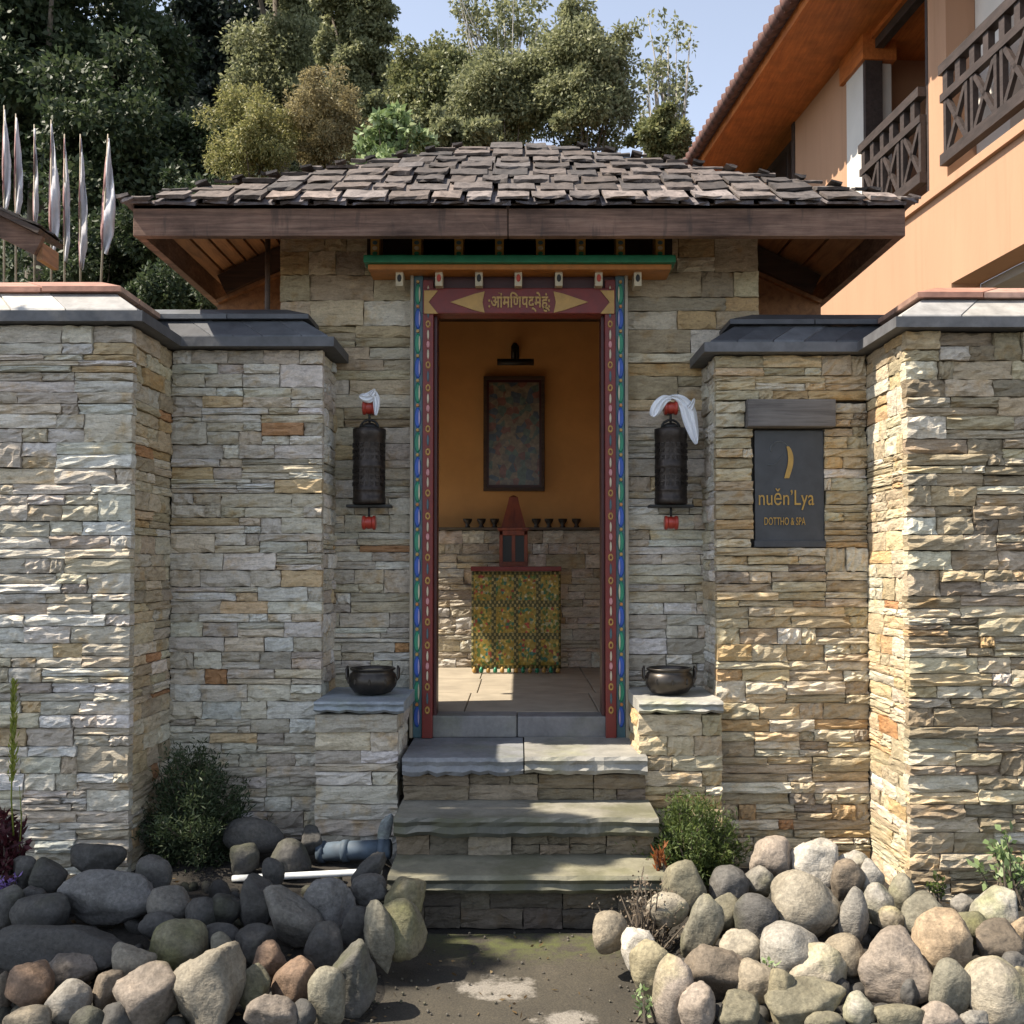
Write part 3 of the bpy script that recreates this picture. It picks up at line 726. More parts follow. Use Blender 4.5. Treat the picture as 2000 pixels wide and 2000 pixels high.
for i, xv in enumerate((706, 785, 865, 942, 1020, 1097, 1172, 1247)):
    x = gx(xv * 1.0352, 4.9)
    box('rafter_end', x - 0.021, x + 0.021, 4.885, 5.044, CZ2 + 0.001, CZ2 + 0.16, M['patch'] if 'patch' in M else M['gold'], df, 0.003)
    for j in range(3): orn('bead', LM[('green', 'cream', 'teal')[j]], x, 4.885, CZ2 + 0.022 + j * 0.026, 0.026, 0.02, 0.004)
box('cornice_backing', gx(712, 4.98), gx(1318, 4.98), 5.02, 5.046, CZ2 + 0.001, CZ2 + 0.18, M['black'], df)

# --- ledge piers
def pier(s, label):
    t_ = thing('stone_pier', label, 'pier', (s * 0.71, 4.8, 0), 'stone piers beside the steps')
    x0, x1 = sorted((s * 0.525, s * 0.895)); 
    if s < 0: x0, x1 = -0.90, -0.535
    box('pier_core', x0 + 0.045, x1 - 0.045, 4.575, C_D + 0.02, 0, 0.755, M['core'], t_)
    clad(t_, (x0, 4.53), 0, x1 - x0, 0, 0.758, PAL_WARM if s > 0 else PAL_GREY, 51 + s, rel=1.1)
    if s < 0: clad(t_, (x1, 4.575), math.pi / 2, 0.45, 0, 0.758, PAL_GREY, 55, rel=0.8)
    else: clad(t_, (x0, 5.03), -math.pi / 2, 0.45, 0, 0.758, PAL_WARM, 56, rel=0.8)
    rough_slab('ledge_slab', x0 - 0.0, x1 + (0.03 if s < 0 else -0.0), 4.505, C_D + 0.01, 0.762, 0.818, t_, (0.27, 0.30, 0.33) if s < 0 else (0.34, 0.33, 0.30), 60 + s)
def rough_slab(name, x0, x1, y0, y1, z0, z1, parent, color, seed, amp=0.012, nx=14, mat=None):
    """stone slab with a cleft, uneven front edge"""
    r = random.Random(seed); v = []; f = []; rows = []
    prof = [(0.02, 0.0), (0.0, 0.25), (0.012, 0.55), (0.0, 0.8), (0.012, 1.0)]
    for i in range(nx + 1):
        x = x0 + (x1 - x0) * i / nx; wob = amp * noise.noise(Vector((x * 9, seed, 0))) + r.uniform(-amp, amp) * 0.5
        ids = []
        zl = z0 + r.uniform(0, amp)
        for (o, t) in prof:
            v.append((x, y0 + o + wob + r.uniform(-amp, amp) * 0.4 - amp * 0.5, zl + (z1 - zl) * t)); ids.append(len(v) - 1)
        v.append((x, y0 + 0.05 + wob, z1 + r.uniform(-1, 1) * 0.001)); ids.append(len(v) - 1)
        v.append((x, y1, z1)); ids.append(len(v) - 1); v.append((x, y1, z0)); ids.append(len(v) - 1)
        rows.append(ids)
    n = len(rows[0])
    for i in range(nx):
        for q in range(n): f.append((rows[i][q], rows[i + 1][q], rows[i + 1][(q + 1) % n], rows[i][(q + 1) % n]))
    f.append(tuple(rows[0])); f.append(tuple(rows[-1][::-1]))
    bm = bmesh.new(); vv = [bm.verts.new(p) for p in v]
    for ff in f: bm.faces.new([vv[i] for i in ff])
    return bm_obj(name, bm, mat or M['slab'], parent, color)
pier(-1, 'stone pier with bluish slate ledge under the left metal pot'); pier(1, 'stone pier with rough grey ledge under the right metal pot')

# --- steps
st = thing('entrance_steps', 'slate and stone steps rising to the painted doorway', 'steps', (0, 4.3, 0))
L0, L1 = -0.508, 0.556
rough_slab('step_slab', L0, 0.018, 4.465, 5.05, LAND - 0.085, LAND, st, (0.20, 0.205, 0.215), 71, 0.016)
rough_slab('step_slab', 0.024, L1, 4.462, 5.05, LAND - 0.078, LAND + 0.004, st, (0.27, 0.26, 0.235), 72, 0.014)
S2 = 0.386; S3 = 0.222
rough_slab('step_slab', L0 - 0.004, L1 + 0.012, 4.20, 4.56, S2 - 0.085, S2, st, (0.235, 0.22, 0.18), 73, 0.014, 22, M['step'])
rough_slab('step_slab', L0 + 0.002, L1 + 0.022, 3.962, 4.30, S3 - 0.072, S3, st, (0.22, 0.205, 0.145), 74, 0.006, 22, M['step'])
bm = bmesh.new(); add_box(bm, L0 + 0.02, L1 - 0.01, 4.56, 5.04, 0, LAND - 0.09); add_box(bm, L0 + 0.02, L1 - 0.005, 4.30, 4.5605, 0, S2 - 0.09); add_box(bm, L0 + 0.02, L1, 4.06, 4.3005, 0, S3 - 0.076)
bm_obj('step_core', bm, M['core'], st)
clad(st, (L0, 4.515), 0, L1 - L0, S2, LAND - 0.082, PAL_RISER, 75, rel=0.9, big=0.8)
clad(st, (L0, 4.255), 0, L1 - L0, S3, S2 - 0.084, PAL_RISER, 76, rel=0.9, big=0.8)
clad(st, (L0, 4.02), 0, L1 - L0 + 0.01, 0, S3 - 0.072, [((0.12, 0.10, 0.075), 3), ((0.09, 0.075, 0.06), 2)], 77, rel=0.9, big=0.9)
for s, xx in ((-1, L0 - 0.0), (1, L1)):
    pass

# ------------------------------------------------------------------ things at the door
M['pot'] = mat_generic('dark_bronze', (0.055, 0.048, 0.042), 0.38, 0.4, 16, 0.2, 0.003, metal=0.75)
M['iron'] = mat_generic('black_iron', (0.018, 0.017, 0.016), 0.5, 0.3, 20, 0.2, 0.002, metal=0.4)
M['spool'] = mat_generic('red_lacquer', (0.33, 0.035, 0.02), 0.35, 0.35, 18, 0.2, 0.003)
M['cloth'] = mat_generic('white_silk', (0.78, 0.79, 0.82), 0.6, 0.06, 10, 0.1, 0.002)
def pot(cx, label, sx):
    cy, z = 4.76, 0.819
    t_ = thing('metal_pot', label, 'pot', (cx, cy, z), 'bronze pots on the ledges')
    lathe('bowl', cx, cy, [(0.05, z + 0.001), (0.085, z + 0.012), (0.108, z + 0.04), (0.112, z + 0.07), (0.104, z + 0.098), (0.092, z + 0.108), (0.104, z + 0.116), (0.106, z + 0.121), (0.100, z + 0.124), (0.094, z + 0.118), (0.09, z + 0.09)], M['pot'], t_, 40)
    lathe('offerings', cx, cy, [(0.0905, z + 0.104), (0.06, z + 0.112), (0.0, z + 0.115)], M['cream'], t_, 20)
    for s in (-1, 1):
        a = cx + s * 0.109
        tube('handle', [(cx + s * 0.104, cy - 0.02, z + 0.06), (cx + s * 0.118, cy - 0.02, z + 0.075), (cx + s * 0.119, cy - 0.02, z + 0.118), (cx + s * 0.116, cy, z + 0.128), (cx + s * 0.119, cy + 0.02, z + 0.118), (cx + s * 0.118, cy + 0.02, z + 0.075), (cx + s * 0.104, cy + 0.02, z + 0.06)], 0.0055, M['pot'], t_, 8)
    for k in range(-2, 3):
        an = math.radians(-90 + k * 38); 
        orn('stud', LM['cream'] if 0 else POTSTUD, cx + 0.112 * math.cos(an), cy + 0.112 * math.sin(an), z + 0.066, 0.012, 0.03, 0.003, t_)
POTSTUD = lens_mesh('stud', M['pot'])
pot(gx(729, 4.76), 'dark bronze pot with side handles on the bluish left ledge', -1)
pot(gx(1306, 4.76), 'dark bronze pot with side handles on the grey right ledge', 1)

def prayer_wheel(cx, label):
    D = 4.90
    zt, zb = gz(838, D), gz(985, D); rad = 0.079
    t_ = thing('prayer_drum', label, 'prayer wheel', (cx, C_D, zb - 0.1), 'prayer wheels flanking the door')
    prof = [(0.03, zb), (rad * 0.96, zb + 0.001), (rad, zb + 0.006), (rad, zb + 0.03), (rad * 0.965, zb + 0.034), (rad * 0.965, zb + 0.062), (rad * 0.99, zb + 0.066), (rad * 0.965, zb + 0.07),
            (rad * 0.965, (zb + zt) / 2 - 0.01), (rad * 0.985, (zb + zt) / 2 - 0.006), (rad * 0.985, (zb + zt) / 2 + 0.006), (rad * 0.965, (zb + zt) / 2 + 0.01), (rad * 0.965, zt - 0.05), (rad * 0.99, zt - 0.046), (rad, zt - 0.02), (rad, zt - 0.003), (rad * 0.95, zt), (0.045, zt + 0.004)]
    dr = lathe('drum', cx, D, prof, M['drum'], t_, 40)
    bm = bmesh.new()
    for s in (0,):
        pts = [(cx + 0.043 * math.cos(a), D, zt + 0.004 + 0.04 * math.sin(a)) for a in np.linspace(0, math.pi, 11)]
        add_tube(bm, pts, 0.006, 8)
    bm_obj('bail', bm, M['iron'], t_, smooth=True)
    lathe('cap', cx, D, [(0.044, zt + 0.003), (0.036, zt + 0.018), (0.02, zt + 0.028), (0.0, zt + 0.032)], M['iron'], t_, 24)
    z_sp1 = gz(797, D); z_sp2 = gz(1021, D)
    tube('spindle', [(cx, D, z_sp1), (cx, D, zt + 0.02)], 0.006, M['iron'], t_); tube('spindle', [(cx, D, zb), (cx, D, z_sp2)], 0.006, M['iron'], t_)
    box('base_plate', cx - 0.106, cx + 0.106, D - 0.03, D + 0.06, zb - 0.016, zb - 0.002, M['iron'], t_, 0.003)
    def spool(zc, name):
        bm = bmesh.new(); n = 22; W = 0.032
        prof2 = [(0.030, -W), (0.034, -W + 0.004), (0.034, -W + 0.012), (0.028, -W + 0.018), (0.030, -0.004), (0.030, 0.004), (0.028, W - 0.018), (0.034, W - 0.012), (0.034, W - 0.004), (0.030, W)]
        rings = []
        for rr, yy in prof2: rings.append([bm.verts.new((cx + yy, D + rr * math.cos(2 * math.pi * k / n), zc + rr * math.sin(2 * math.pi * k / n))) for k in range(n)])
        for i in range(len(rings) - 1):
            for k in range(n): bm.faces.new((rings[i][k], rings[i][(k + 1) % n], rings[i + 1][(k + 1) % n], rings[i + 1][k]))
        bm.faces.new(rings[0]); bm.faces.new(rings[-1][::-1])
        return bm_obj(name, bm, M['spool'], t_, smooth=False)
    spool(z_sp1, 'spool'); spool(z_sp2, 'spool')
    box('bracket_arm', cx - 0.012, cx + 0.012, D + 0.03, C_D + 0.01, z_sp1 - 0.012, z_sp1 + 0.012, M['iron'], t_, 0.002)
    box('bracket_arm', cx - 0.012, cx + 0.012, D + 0.03, C_D + 0.01, z_sp2 - 0.012, z_sp2 + 0.012, M['iron'], t_, 0.002)
    # raised script bands round the drum
    for zc, tx in ((zb + 0.125, 4), (zb + 0.25, 5)):
        for k in range(9):
            a = math.radians(-90 + (k - 4) * 19); 
            for j in range(3):
                o = bpy.data.objects.new('raised_letter', GLYPH[(k * 3 + j + tx) % len(GLYPH)]); COL.objects.link(o)
                o.location = (cx + rad * 0.967 * math.cos(a), D + rad * 0.967 * math.sin(a), zc + (j - 1) * 0.03)
                o.rotation_euler = (0, 0, a + math.pi / 2); o.scale = (0.019, 0.0035, 0.024); setparent(o, t_)
M['drum'] = mat_generic('embossed_copper', (0.045, 0.036, 0.031), 0.42, 0.55, 40, 0.6, 0.004, metal=0.7)
def glyphs():
    out = []; r = random.Random(9)
    for k in range(6):
        bm = bmesh.new()
        add_box(bm, -0.45, 0.45, -1, 0.2, 0.30, 0.45)
        for q in range(3):
            x = -0.35 + q * 0.33 + r.uniform(-0.05, 0.05)
            add_box(bm, x - 0.07, x + 0.07, -1, 0.2, r.uniform(-0.45, -0.1), 0.30)
        zz = r.uniform(-0.3, 0.1); add_box(bm, -0.3, 0.2, -0.9, 0.2, zz, zz + 0.12)
        me = bpy.data.meshes.new('raised_letter'); bm.to_mesh(me); bm.free(); me.materials.append(M['drum']); out.append(me)
    return out
GLYPH = glyphs()
PW = (gx(720.5, 4.9), gx(1311, 4.9))
prayer_wheel(PW[0], 'dark copper prayer wheel on the wall left of the door')
prayer_wheel(PW[1], 'dark copper prayer wheel on the wall right of the door')
def scarf(name, strips, label, loc):
    """each strip: list of (px,py,halfwidth px) at D with fold depth"""
    t_ = thing(name, label, 'scarf', loc, 'white silk scarves')
    for pts, D in strips:
        bm = bmesh.new(); rows = []
        for i, (px, py, hw) in enumerate(pts):
            nx = Vector(pts[min(i + 1, len(pts) - 1)][:2]) - Vector(pts[max(i - 1, 0)][:2]); nrm = Vector((-nx.y, nx.x)).normalized()
            row = []
            for k in range(-4, 5):
                q = Vector((px, py)) + nrm * hw * k / 4
                fold = 0.012 * math.sin(k * 1.9 + i * 0.7) + 0.008 * math.sin(k * 3.3 + i)
                row.append(bm.verts.new(at(q.x, q.y, D + fold)))
            rows.append(row)
        for i in range(len(rows) - 1):
            for k in range(8): bm.faces.new((rows[i][k], rows[i][k + 1], rows[i + 1][k + 1], rows[i + 1][k]))
        o = bm_obj('silk', bm, M['cloth'], t_, smooth=True)
        md = o.modifiers.new('thick', 'SOLIDIFY'); md.thickness = 0.002
        md2 = o.modifiers.new('sub', 'SUBSURF'); md2.levels = 1; md2.render_levels = 2
scarf('silk_scarf', [([(702, 772, 3), (708, 775, 9), (720, 779, 11), (731, 768, 12), (736, 778, 9), (735, 800, 5), (733, 812, 2)], 4.862), ([(724, 772, 7), (730, 764, 5), (731, 759, 1)], 4.85)], 'small white silk scarf knotted on top of the left prayer wheel', (PW[0], 4.9, gz(780, 4.9)))
scarf('silk_scarf', [([(1312, 778, 3), (1300, 776, 9), (1288, 788, 12), (1279, 804, 12), (1274, 814, 5)], 4.862), ([(1306, 775, 3), (1320, 774, 7), (1334, 782, 11), (1344, 800, 16), (1348, 822, 15), (1354, 845, 11), (1358, 862, 6), (1360, 868, 2)], 4.87), ([(1346, 798, 8), (1353, 788, 5), (1356, 778, 1.5)], 4.862)], 'large white silk scarf draped over the right prayer wheel', (PW[1], 4.9, gz(780, 4.9)))

# --- slate sign
sg = thing('slate_sign', 'dark slate sign with gold lettering set in the right wall', 'sign', (gx(1543, B_D), B_D + 0.02, gz(1069, B_D)))
M['signslate'] = mat_generic('sign_slate', (0.035, 0.037, 0.042), 0.45, 0.4, 10, 0.35, 0.004)
M['signgold'] = mat_generic('sign_gold', (0.38, 0.225, 0.04), 0.4, 0.2, 40, 0.1, 0.001)
SD = B_D + 0.02
box('panel', gx(1475, SD), gx(1611, SD), SD, SD + 0.04, gz(1066, SD), gz(840, SD), M['signslate'], sg, 0.004)
box('panel_lip', gx(1473, SD - 0.012), gx(1613, SD - 0.012), SD - 0.022, SD - 0.001, gz(1069, SD), gz(1056, SD), M['signslate'], sg, 0.003)
c1 = at(1536, 975, SD - 0.004); c2 = at(1533, 1018, SD - 0.004); k1 = SD / 2000
text_mesh('lettering', 'nu\u011bn\u2019Lya', 0.1, c1, M['signgold'], sg, width=108 * k1, height=42 * k1, depth=0.002)
text_mesh('lettering', 'DOTTHO & SPA', 0.05, c2, M['signgold'], sg, width=80 * k1, height=15 * k1, depth=0.0015)
# emblem: a feathered leaf in gold with a faint grey circle of strokes
def emblem():
    bm = bmesh.new(); n = 14; vs_ = []
    for k in range(n + 1):
        t = k / n; y = 872 + 62 * t
        xr = 1541 + 8.5 * math.sin(math.pi * t ** 0.8); xl = 1536 + 4.0 * math.sin(math.pi * t * 1.2) - 2 * t
        vs_.append((bm.verts.new(at(xl, y, SD - 0.004)), bm.verts.new(at(max(xr, xl + 1), y, SD - 0.004))))
    for k in range(n): bm.faces.new((vs_[k][0], vs_[k][1], vs_[k + 1][1], vs_[k + 1][0]))
    o = bm_obj('emblem', bm, M['signgold'], sg); md = o.modifiers.new('t', 'SOLIDIFY'); md.thickness = 0.003
    pts = [at(1522 + 17 * math.cos(a), 876 - 14 * math.sin(a), SD - 0.002) for a in np.linspace(-0.3, 3.6, 16)]
    tube('emblem_stroke', pts, 0.0022, M['slate_light'], sg, 6)
    pts = [at(1500 + 30 * t, 908 - 22 * t + 8 * math.sin(3 * t), SD - 0.002) for t in np.linspace(0, 1, 9)]
    tube('emblem_stroke', pts, 0.0016, M['slate_light'], sg, 6)
M['slate_light'] = mat_generic('chalk_grey', (0.10, 0.11, 0.115), 0.6)
emblem()

# ------------------------------------------------------------------ shrine room
def mat_cloth():
    m = NT('brocade'); tc = m.new('ShaderNodeTexCoord').outputs['UV']
    sep = m.new('ShaderNodeSeparateXYZ'); m.to(tc, sep.inputs[0])
    U = m.math('MULTIPLY', sep.outputs[0], 4.0); V = m.math('MULTIPLY', sep.outputs[1], 3.0)
    fu = m.math('FRACT', U); fv = m.math('FRACT', V)
    du = m.math('ABSOLUTE', m.math('SUBTRACT', fu, 0.5)); dv = m.math('ABSOLUTE', m.math('SUBTRACT', fv, 0.5))
    edge = m.math('MAXIMUM', du, dv)
    vor = m.new('ShaderNodeTexVoronoi'); vor.inputs['Scale'].default_value = 26; m.to(tc, vor.inputs['Vector'])
    vor2 = m.new('ShaderNodeTexVoronoi'); vor2.inputs['Scale'].default_value = 34; m.to(tc, vor2.inputs['Vector'])
    hue = m.new('ShaderNodeSeparateColor'); m.to(vor2.outputs['Color'], hue.inputs[0])
    field = m.ramp(hue.outputs[0], [(0.0, (0.42, 0.28, 0.045)), (0.35, (0.48, 0.36, 0.09)), (0.58, (0.13, 0.20, 0.05)), (0.76, (0.06, 0.20, 0.16)), (0.84, (0.42, 0.08, 0.05)), (0.90, (0.55, 0.48, 0.30))], 'CONSTANT')
    bord = m.ramp(m.math('MULTIPLY', m.math('SINE', m.math('MULTIPLY', U, 31.4)), m.math('SINE', m.math('MULTIPLY', V, 31.4))), [(0.05, (0.085, 0.085, 0.03)), (0.3, (0.42, 0.33, 0.13))])
    c = m.mix(field, bord, m.math('GREATER_THAN', edge, 0.40))
    c = m.mix(c, m.ramp(vor.outputs['Distance'], [(0.1, (1.2, 1.2, 1.2)), (0.5, (0.45, 0.5, 0.4))]), 0.8, 'MULTIPLY')
    m.color(c); m.rough(0.6); return m.m
M['brocade'] = mat_cloth()
TX0, TX1, TD = gx(921, 6.95), gx(1095, 6.95), 6.95
TZ = gz(1112, 6.93)
al = thing('altar_table', 'altar table hung with yellow and green brocade cloth', 'table', ((TX0 + TX1) / 2, 7.1, FLOOR))
box('table_top', TX0 - 0.005, TX1 + 0.005, TD - 0.015, 7.3, TZ - 0.012, TZ + 0.02, M['altarwood'] if 'altarwood' in M else M['red'], al, 0.004)
for lx in (TX0 + 0.03, TX1 - 0.03):
    for ly in (TD + 0.035, 7.26): box('leg', lx - 0.02, lx + 0.02, ly - 0.02, ly + 0.02, FLOOR + 0.001, TZ - 0.013, M['darkwood'], al)
bm = bmesh.new(); uvl = bm.loops.layers.uv.new('UVMap'); nx, nz = 40, 12; g = []
zlo, zhi = FLOOR + 0.035, TZ - 0.014
for j in range(nz + 1):
    row = []
    for i in range(nx + 1):
        u, v_ = i / nx, j / nz
        row.append((bm.verts.new((TX0 + (TX1 - TX0) * u, TD + 0.004 * math.sin(u * 24) * (1 - v_) - 0.002 - 0.012 * (1 - v_), zlo + (zhi - zlo) * v_)), u, v_))
    g.append(row)
for j in range(nz):
    for i in range(nx):
        q = (g[j][i], g[j][i + 1], g[j + 1][i + 1], g[j + 1][i]); f = bm.faces.new([a[0] for a in q])
        for lp, a in zip(f.loops, q): lp[uvl].uv = (a[1], a[2])
o = bm_obj('altar_cloth', bm, M['brocade'], al, smooth=True); o.modifiers.new('t', 'SOLIDIFY').thickness = 0.003
for i in range(13):
    x = TX0 + 0.02 + (TX1 - TX0 - 0.04) * i / 12
    lathe('tassel', x, TD - 0.012, [(0.004, zlo + 0.012), (0.013, zlo - 0.002), (0.015, zlo - 0.022), (0.004, zlo - 0.03)], M['green'] if i % 2 else M['gold'], al, 8)
# wooden lantern shrine
ls = thing('wooden_lantern', 'red wooden lantern shrine with pointed roof on the altar table', 'lantern', (gx(1003, 7.08), 7.08, TZ + 0.02))
lx = gx(1003, 7.08); hw = 0.098; lz0 = TZ + 0.021; lz1 = gz(1037, 7.0); lz2 = gz(967, 7.08)
M['altarwood'] = mat_wood('red_brown_wood', (0.24, 0.055, 0.02), (0.12, 0.025, 0.012), (10, 10, 1.5), 0.5)
box('base', lx - hw, lx + hw, 7.08 - hw, 7.08 + hw, lz0, lz0 + 0.03, M['altarwood'], ls, 0.003)
for i in (-1, 1):
    for j in (-1, 1): box('post', lx + i * 0.085 - 0.012, lx + i * 0.085 + 0.012, 7.08 + j * 0.085 - 0.012, 7.08 + j * 0.085 + 0.012, lz0 + 0.03, lz1, M['altarwood'], ls, 0.002)
box('mullion', lx - 0.012, lx + 0.012, 7.08 - 0.094, 7.08 - 0.075, lz0 + 0.03, lz1, M['altarwood'], ls)
box('pane', lx - 0.074, lx + 0.074, 7.08 - 0.074, 7.08 + 0.074, lz0 + 0.031, lz1 - 0.001, M['black'], ls)
box('arch_rail', lx - 0.097, lx + 0.097, 7.08 - 0.097, 7.08 + 0.097, lz1 - 0.03, lz1 + 0.005, M['altarwood'], ls, 0.003)
box('roof_eave', lx - 0.108, lx + 0.108, 7.08 - 0.108, 7.08 + 0.108, lz1 + 0.006, lz1 + 0.022, M['altarwood'], ls, 0.003)
bm = bmesh.new(); h0 = lz1 + 0.022
lv = [(0.085, h0), (0.04, h0 + (lz2 - h0) * 0.72), (0.03, h0 + (lz2 - h0) * 0.93), (0.0, lz2)]
rg = [[bm.verts.new((lx + a * q[0], 7.08 + b_ * q[0], q[1])) for a, b_ in ((-1, -1), (1, -1), (1, 1), (-1, 1))] for q in lv[:3]]
ap = bm.verts.new((lx, 7.08, lz2))
for i in range(2):
    for k in range(4): bm.faces.new((rg[i][k], rg[i][(k + 1) % 4], rg[i + 1][(k + 1) % 4], rg[i + 1][k]))
for k in range(4): bm.faces.new((rg[2][k], rg[2][(k + 1) % 4], ap))
bm_obj('spire', bm, M['altarwood'], ls)
# cups on the ledge
cupw = ['first', 'second', 'third', 'fourth', 'fifth', 'sixth', 'seventh', 'eighth']
for i, xv in enumerate((882, 908, 933, 1012, 1036, 1062, 1088)):
    x = gx(xv * 1.0352, BACK); z = LEDGE + 0.019
    c = lathe('offering_cup', x, BACK + 0.02, [(0.018, z), (0.02, z + 0.006), (0.012, z + 0.016), (0.030, z + 0.045), (0.034, z + 0.062), (0.030, z + 0.06), (0.02, z + 0.04)], M['cupmetal'] if 'cupmetal' in M else M['pot'], None, 20)
    tag(c, f'small dark offering cup on the shrine ledge, {cupw[i]} from the left', 'cup', 'offering cups on the shrine ledge')
# framed painting: generic mottled textile panel
def mat_painting():
    m = NT('old_painted_cloth'); p = m.pos((1, 1, 1)); v = m.new('ShaderNodeTexVoronoi'); v.inputs['Scale'].default_value = 22; m.to(p, v.inputs['Vector'])
    h = m.new('ShaderNodeSeparateColor'); m.to(v.outputs['Color'], h.inputs[0])
    c = m.ramp(h.outputs[0], [(0.0, (0.22, 0.18, 0.13)), (0.3, (0.10, 0.15, 0.13)), (0.5, (0.20, 0.09, 0.07)), (0.7, (0.16, 0.14, 0.12)), (0.85, (0.07, 0.10, 0.14))], 'CONSTANT')
    n = m.noise(p, 30, 5); c = m.mix(c, m.ramp(n, [(0.3, (0.5, 0.5, 0.5)), (0.7, (1.3, 1.3, 1.3))]), 0.9, 'MULTIPLY'); m.color(c); m.rough(0.35); return m.m
PD = BACK + 0.06
fp = thing('framed_painting', 'framed dark painting hung on the orange shrine wall', 'painting', (gx(1004, PD), PD, gz(960, PD)))
px0, px1, pz0, pz1 = gx(944, PD), gx(1064, PD), gz(959, PD), gz(735, PD)
box('canvas', px0 + 0.03, px1 - 0.03, PD + 0.004, PD + 0.024, pz0 + 0.03, pz1 - 0.03, mat_painting(), fp)
fw_ = 0.024
for (a, b_, c, d) in ((px0, px1, pz1 - fw_, pz1), (px0, px1, pz0, pz0 + fw_), (px0, px0 + fw_, pz0 + fw_, pz1 - fw_), (px1 - fw_, px1, pz0 + fw_, pz1 - fw_)):
    box('frame_rail', a, b_, PD - 0.012, PD + 0.028, c, d, M['darkwood'], fp, 0.003)
for (a, b_, c, d) in ((px0 + fw_, px1 - fw_, pz1 - 0.045, pz1 - fw_), (px0 + fw_, px1 - fw_, pz0 + fw_, pz0 + 0.045), (px0 + fw_, px0 + 0.04, pz0 + 0.045, pz1 - 0.045), (px1 - 0.04, px1 - fw_, pz0 + 0.045, pz1 - 0.045)):
    box('mount', a, b_, PD - 0.002, PD + 0.003, c, d, M['deepred'], fp)
lp = thing('picture_lamp', 'small black picture lamp above the framed painting', 'lamp', (gx(1006, BACK), BACK + 0.08, gz(712, BACK)))
tube('shade', [(gx(971, 7.26), 7.26, gz(707, 7.26)), (gx(1043, 7.26), 7.26, gz(707, 7.26))], 0.024, M['iron'], lp, 12)
tube('arm', [(gx(1006, 7.26), 7.26, gz(705, 7.26)), (gx(1006, 7.3), 7.3, gz(688, 7.3)), (gx(1006, 7.4), 7.43, gz(690, 7.44))], 0.009, M['iron'], lp)
lathe('mount_plate', gx(1006, 7.42), 7.425, [(0.03, gz(700, 7.42)), (0.03, gz(676, 7.42)), (0.012, gz(670, 7.42))], M['iron'], lp, 16)

# ------------------------------------------------------------------ boulders
def rock_mesh(seed, angular):
    r = random.Random(seed); bm = bmesh.new(); bmesh.ops.create_icosphere(bm, subdivisions=4, radius=1.0)
    planes = []
    for k in range(r.randint(9, 14) if angular else r.randint(5, 8)):
        n = Vector((r.gauss(0, 1), r.gauss(0, 1), r.gauss(0, 1))).normalized(); planes.append((n, r.uniform(0.62, 0.86) if angular else r.uniform(0.70, 0.93)))
    sx = Vector((r.uniform(0, 50), r.uniform(0, 50), r.uniform(0, 50))); taper = r.uniform(-0.22, 0.22)
    for v in bm.verts:
        d = v.co.normalized(); rad = 1.0 + 0.13 * noise.noise(d * 1.1 + sx)
        K = 34 if angular else 15
        acc = math.exp(-K * rad)
        for n, h in planes:
            c = n.dot(d)
            if c > 0.15: acc += math.exp(-K * min(3, h / c))
        rad = -math.log(acc) / K
        rad += 0.06 * noise.noise(d * 2.6 + sx) + (0.040 if angular else 0.020) * noise.noise(d * 9 + sx)
        if angular: rad += 0.02 * abs(noise.noise(d * 5 - sx))
        v.co = d * rad; v.co.x *= 1 + taper * v.co.z
    co = [v.co for v in bm.verts]
    for ax in range(3):
        lo = min(c[ax] for c in co); hi = max(c[ax] for c in co)
        for v in bm.verts: v.co[ax] = (v.co[ax] - (lo + hi) / 2) / ((hi - lo) / 2)
    me = bpy.data.meshes.new('boulder'); bm.to_mesh(me); bm.free(); me.materials.append(M['rock'])
    me.polygons.foreach_set('use_smooth', [True] * len(me.polygons)); return me
C_ = dict(dk=(0.085, 0.085, 0.088), dg=(0.12, 0.12, 0.125), bg=(0.19, 0.20, 0.225), gr=(0.26, 0.25, 0.235), lg=(0.37, 0.36, 0.34), wh=(0.50, 0.48, 0.45), ol=(0.235, 0.215, 0.125),
          ta=(0.36, 0.29, 0.195), br=(0.20, 0.145, 0.10), ob=(0.33, 0.165, 0.085), pk=(0.36, 0.28, 0.235), yo=(0.33, 0.28, 0.14), gg=(0.26, 0.25, 0.18), be=(0.40, 0.35, 0.265), or_=(0.45, 0.29, 0.15))
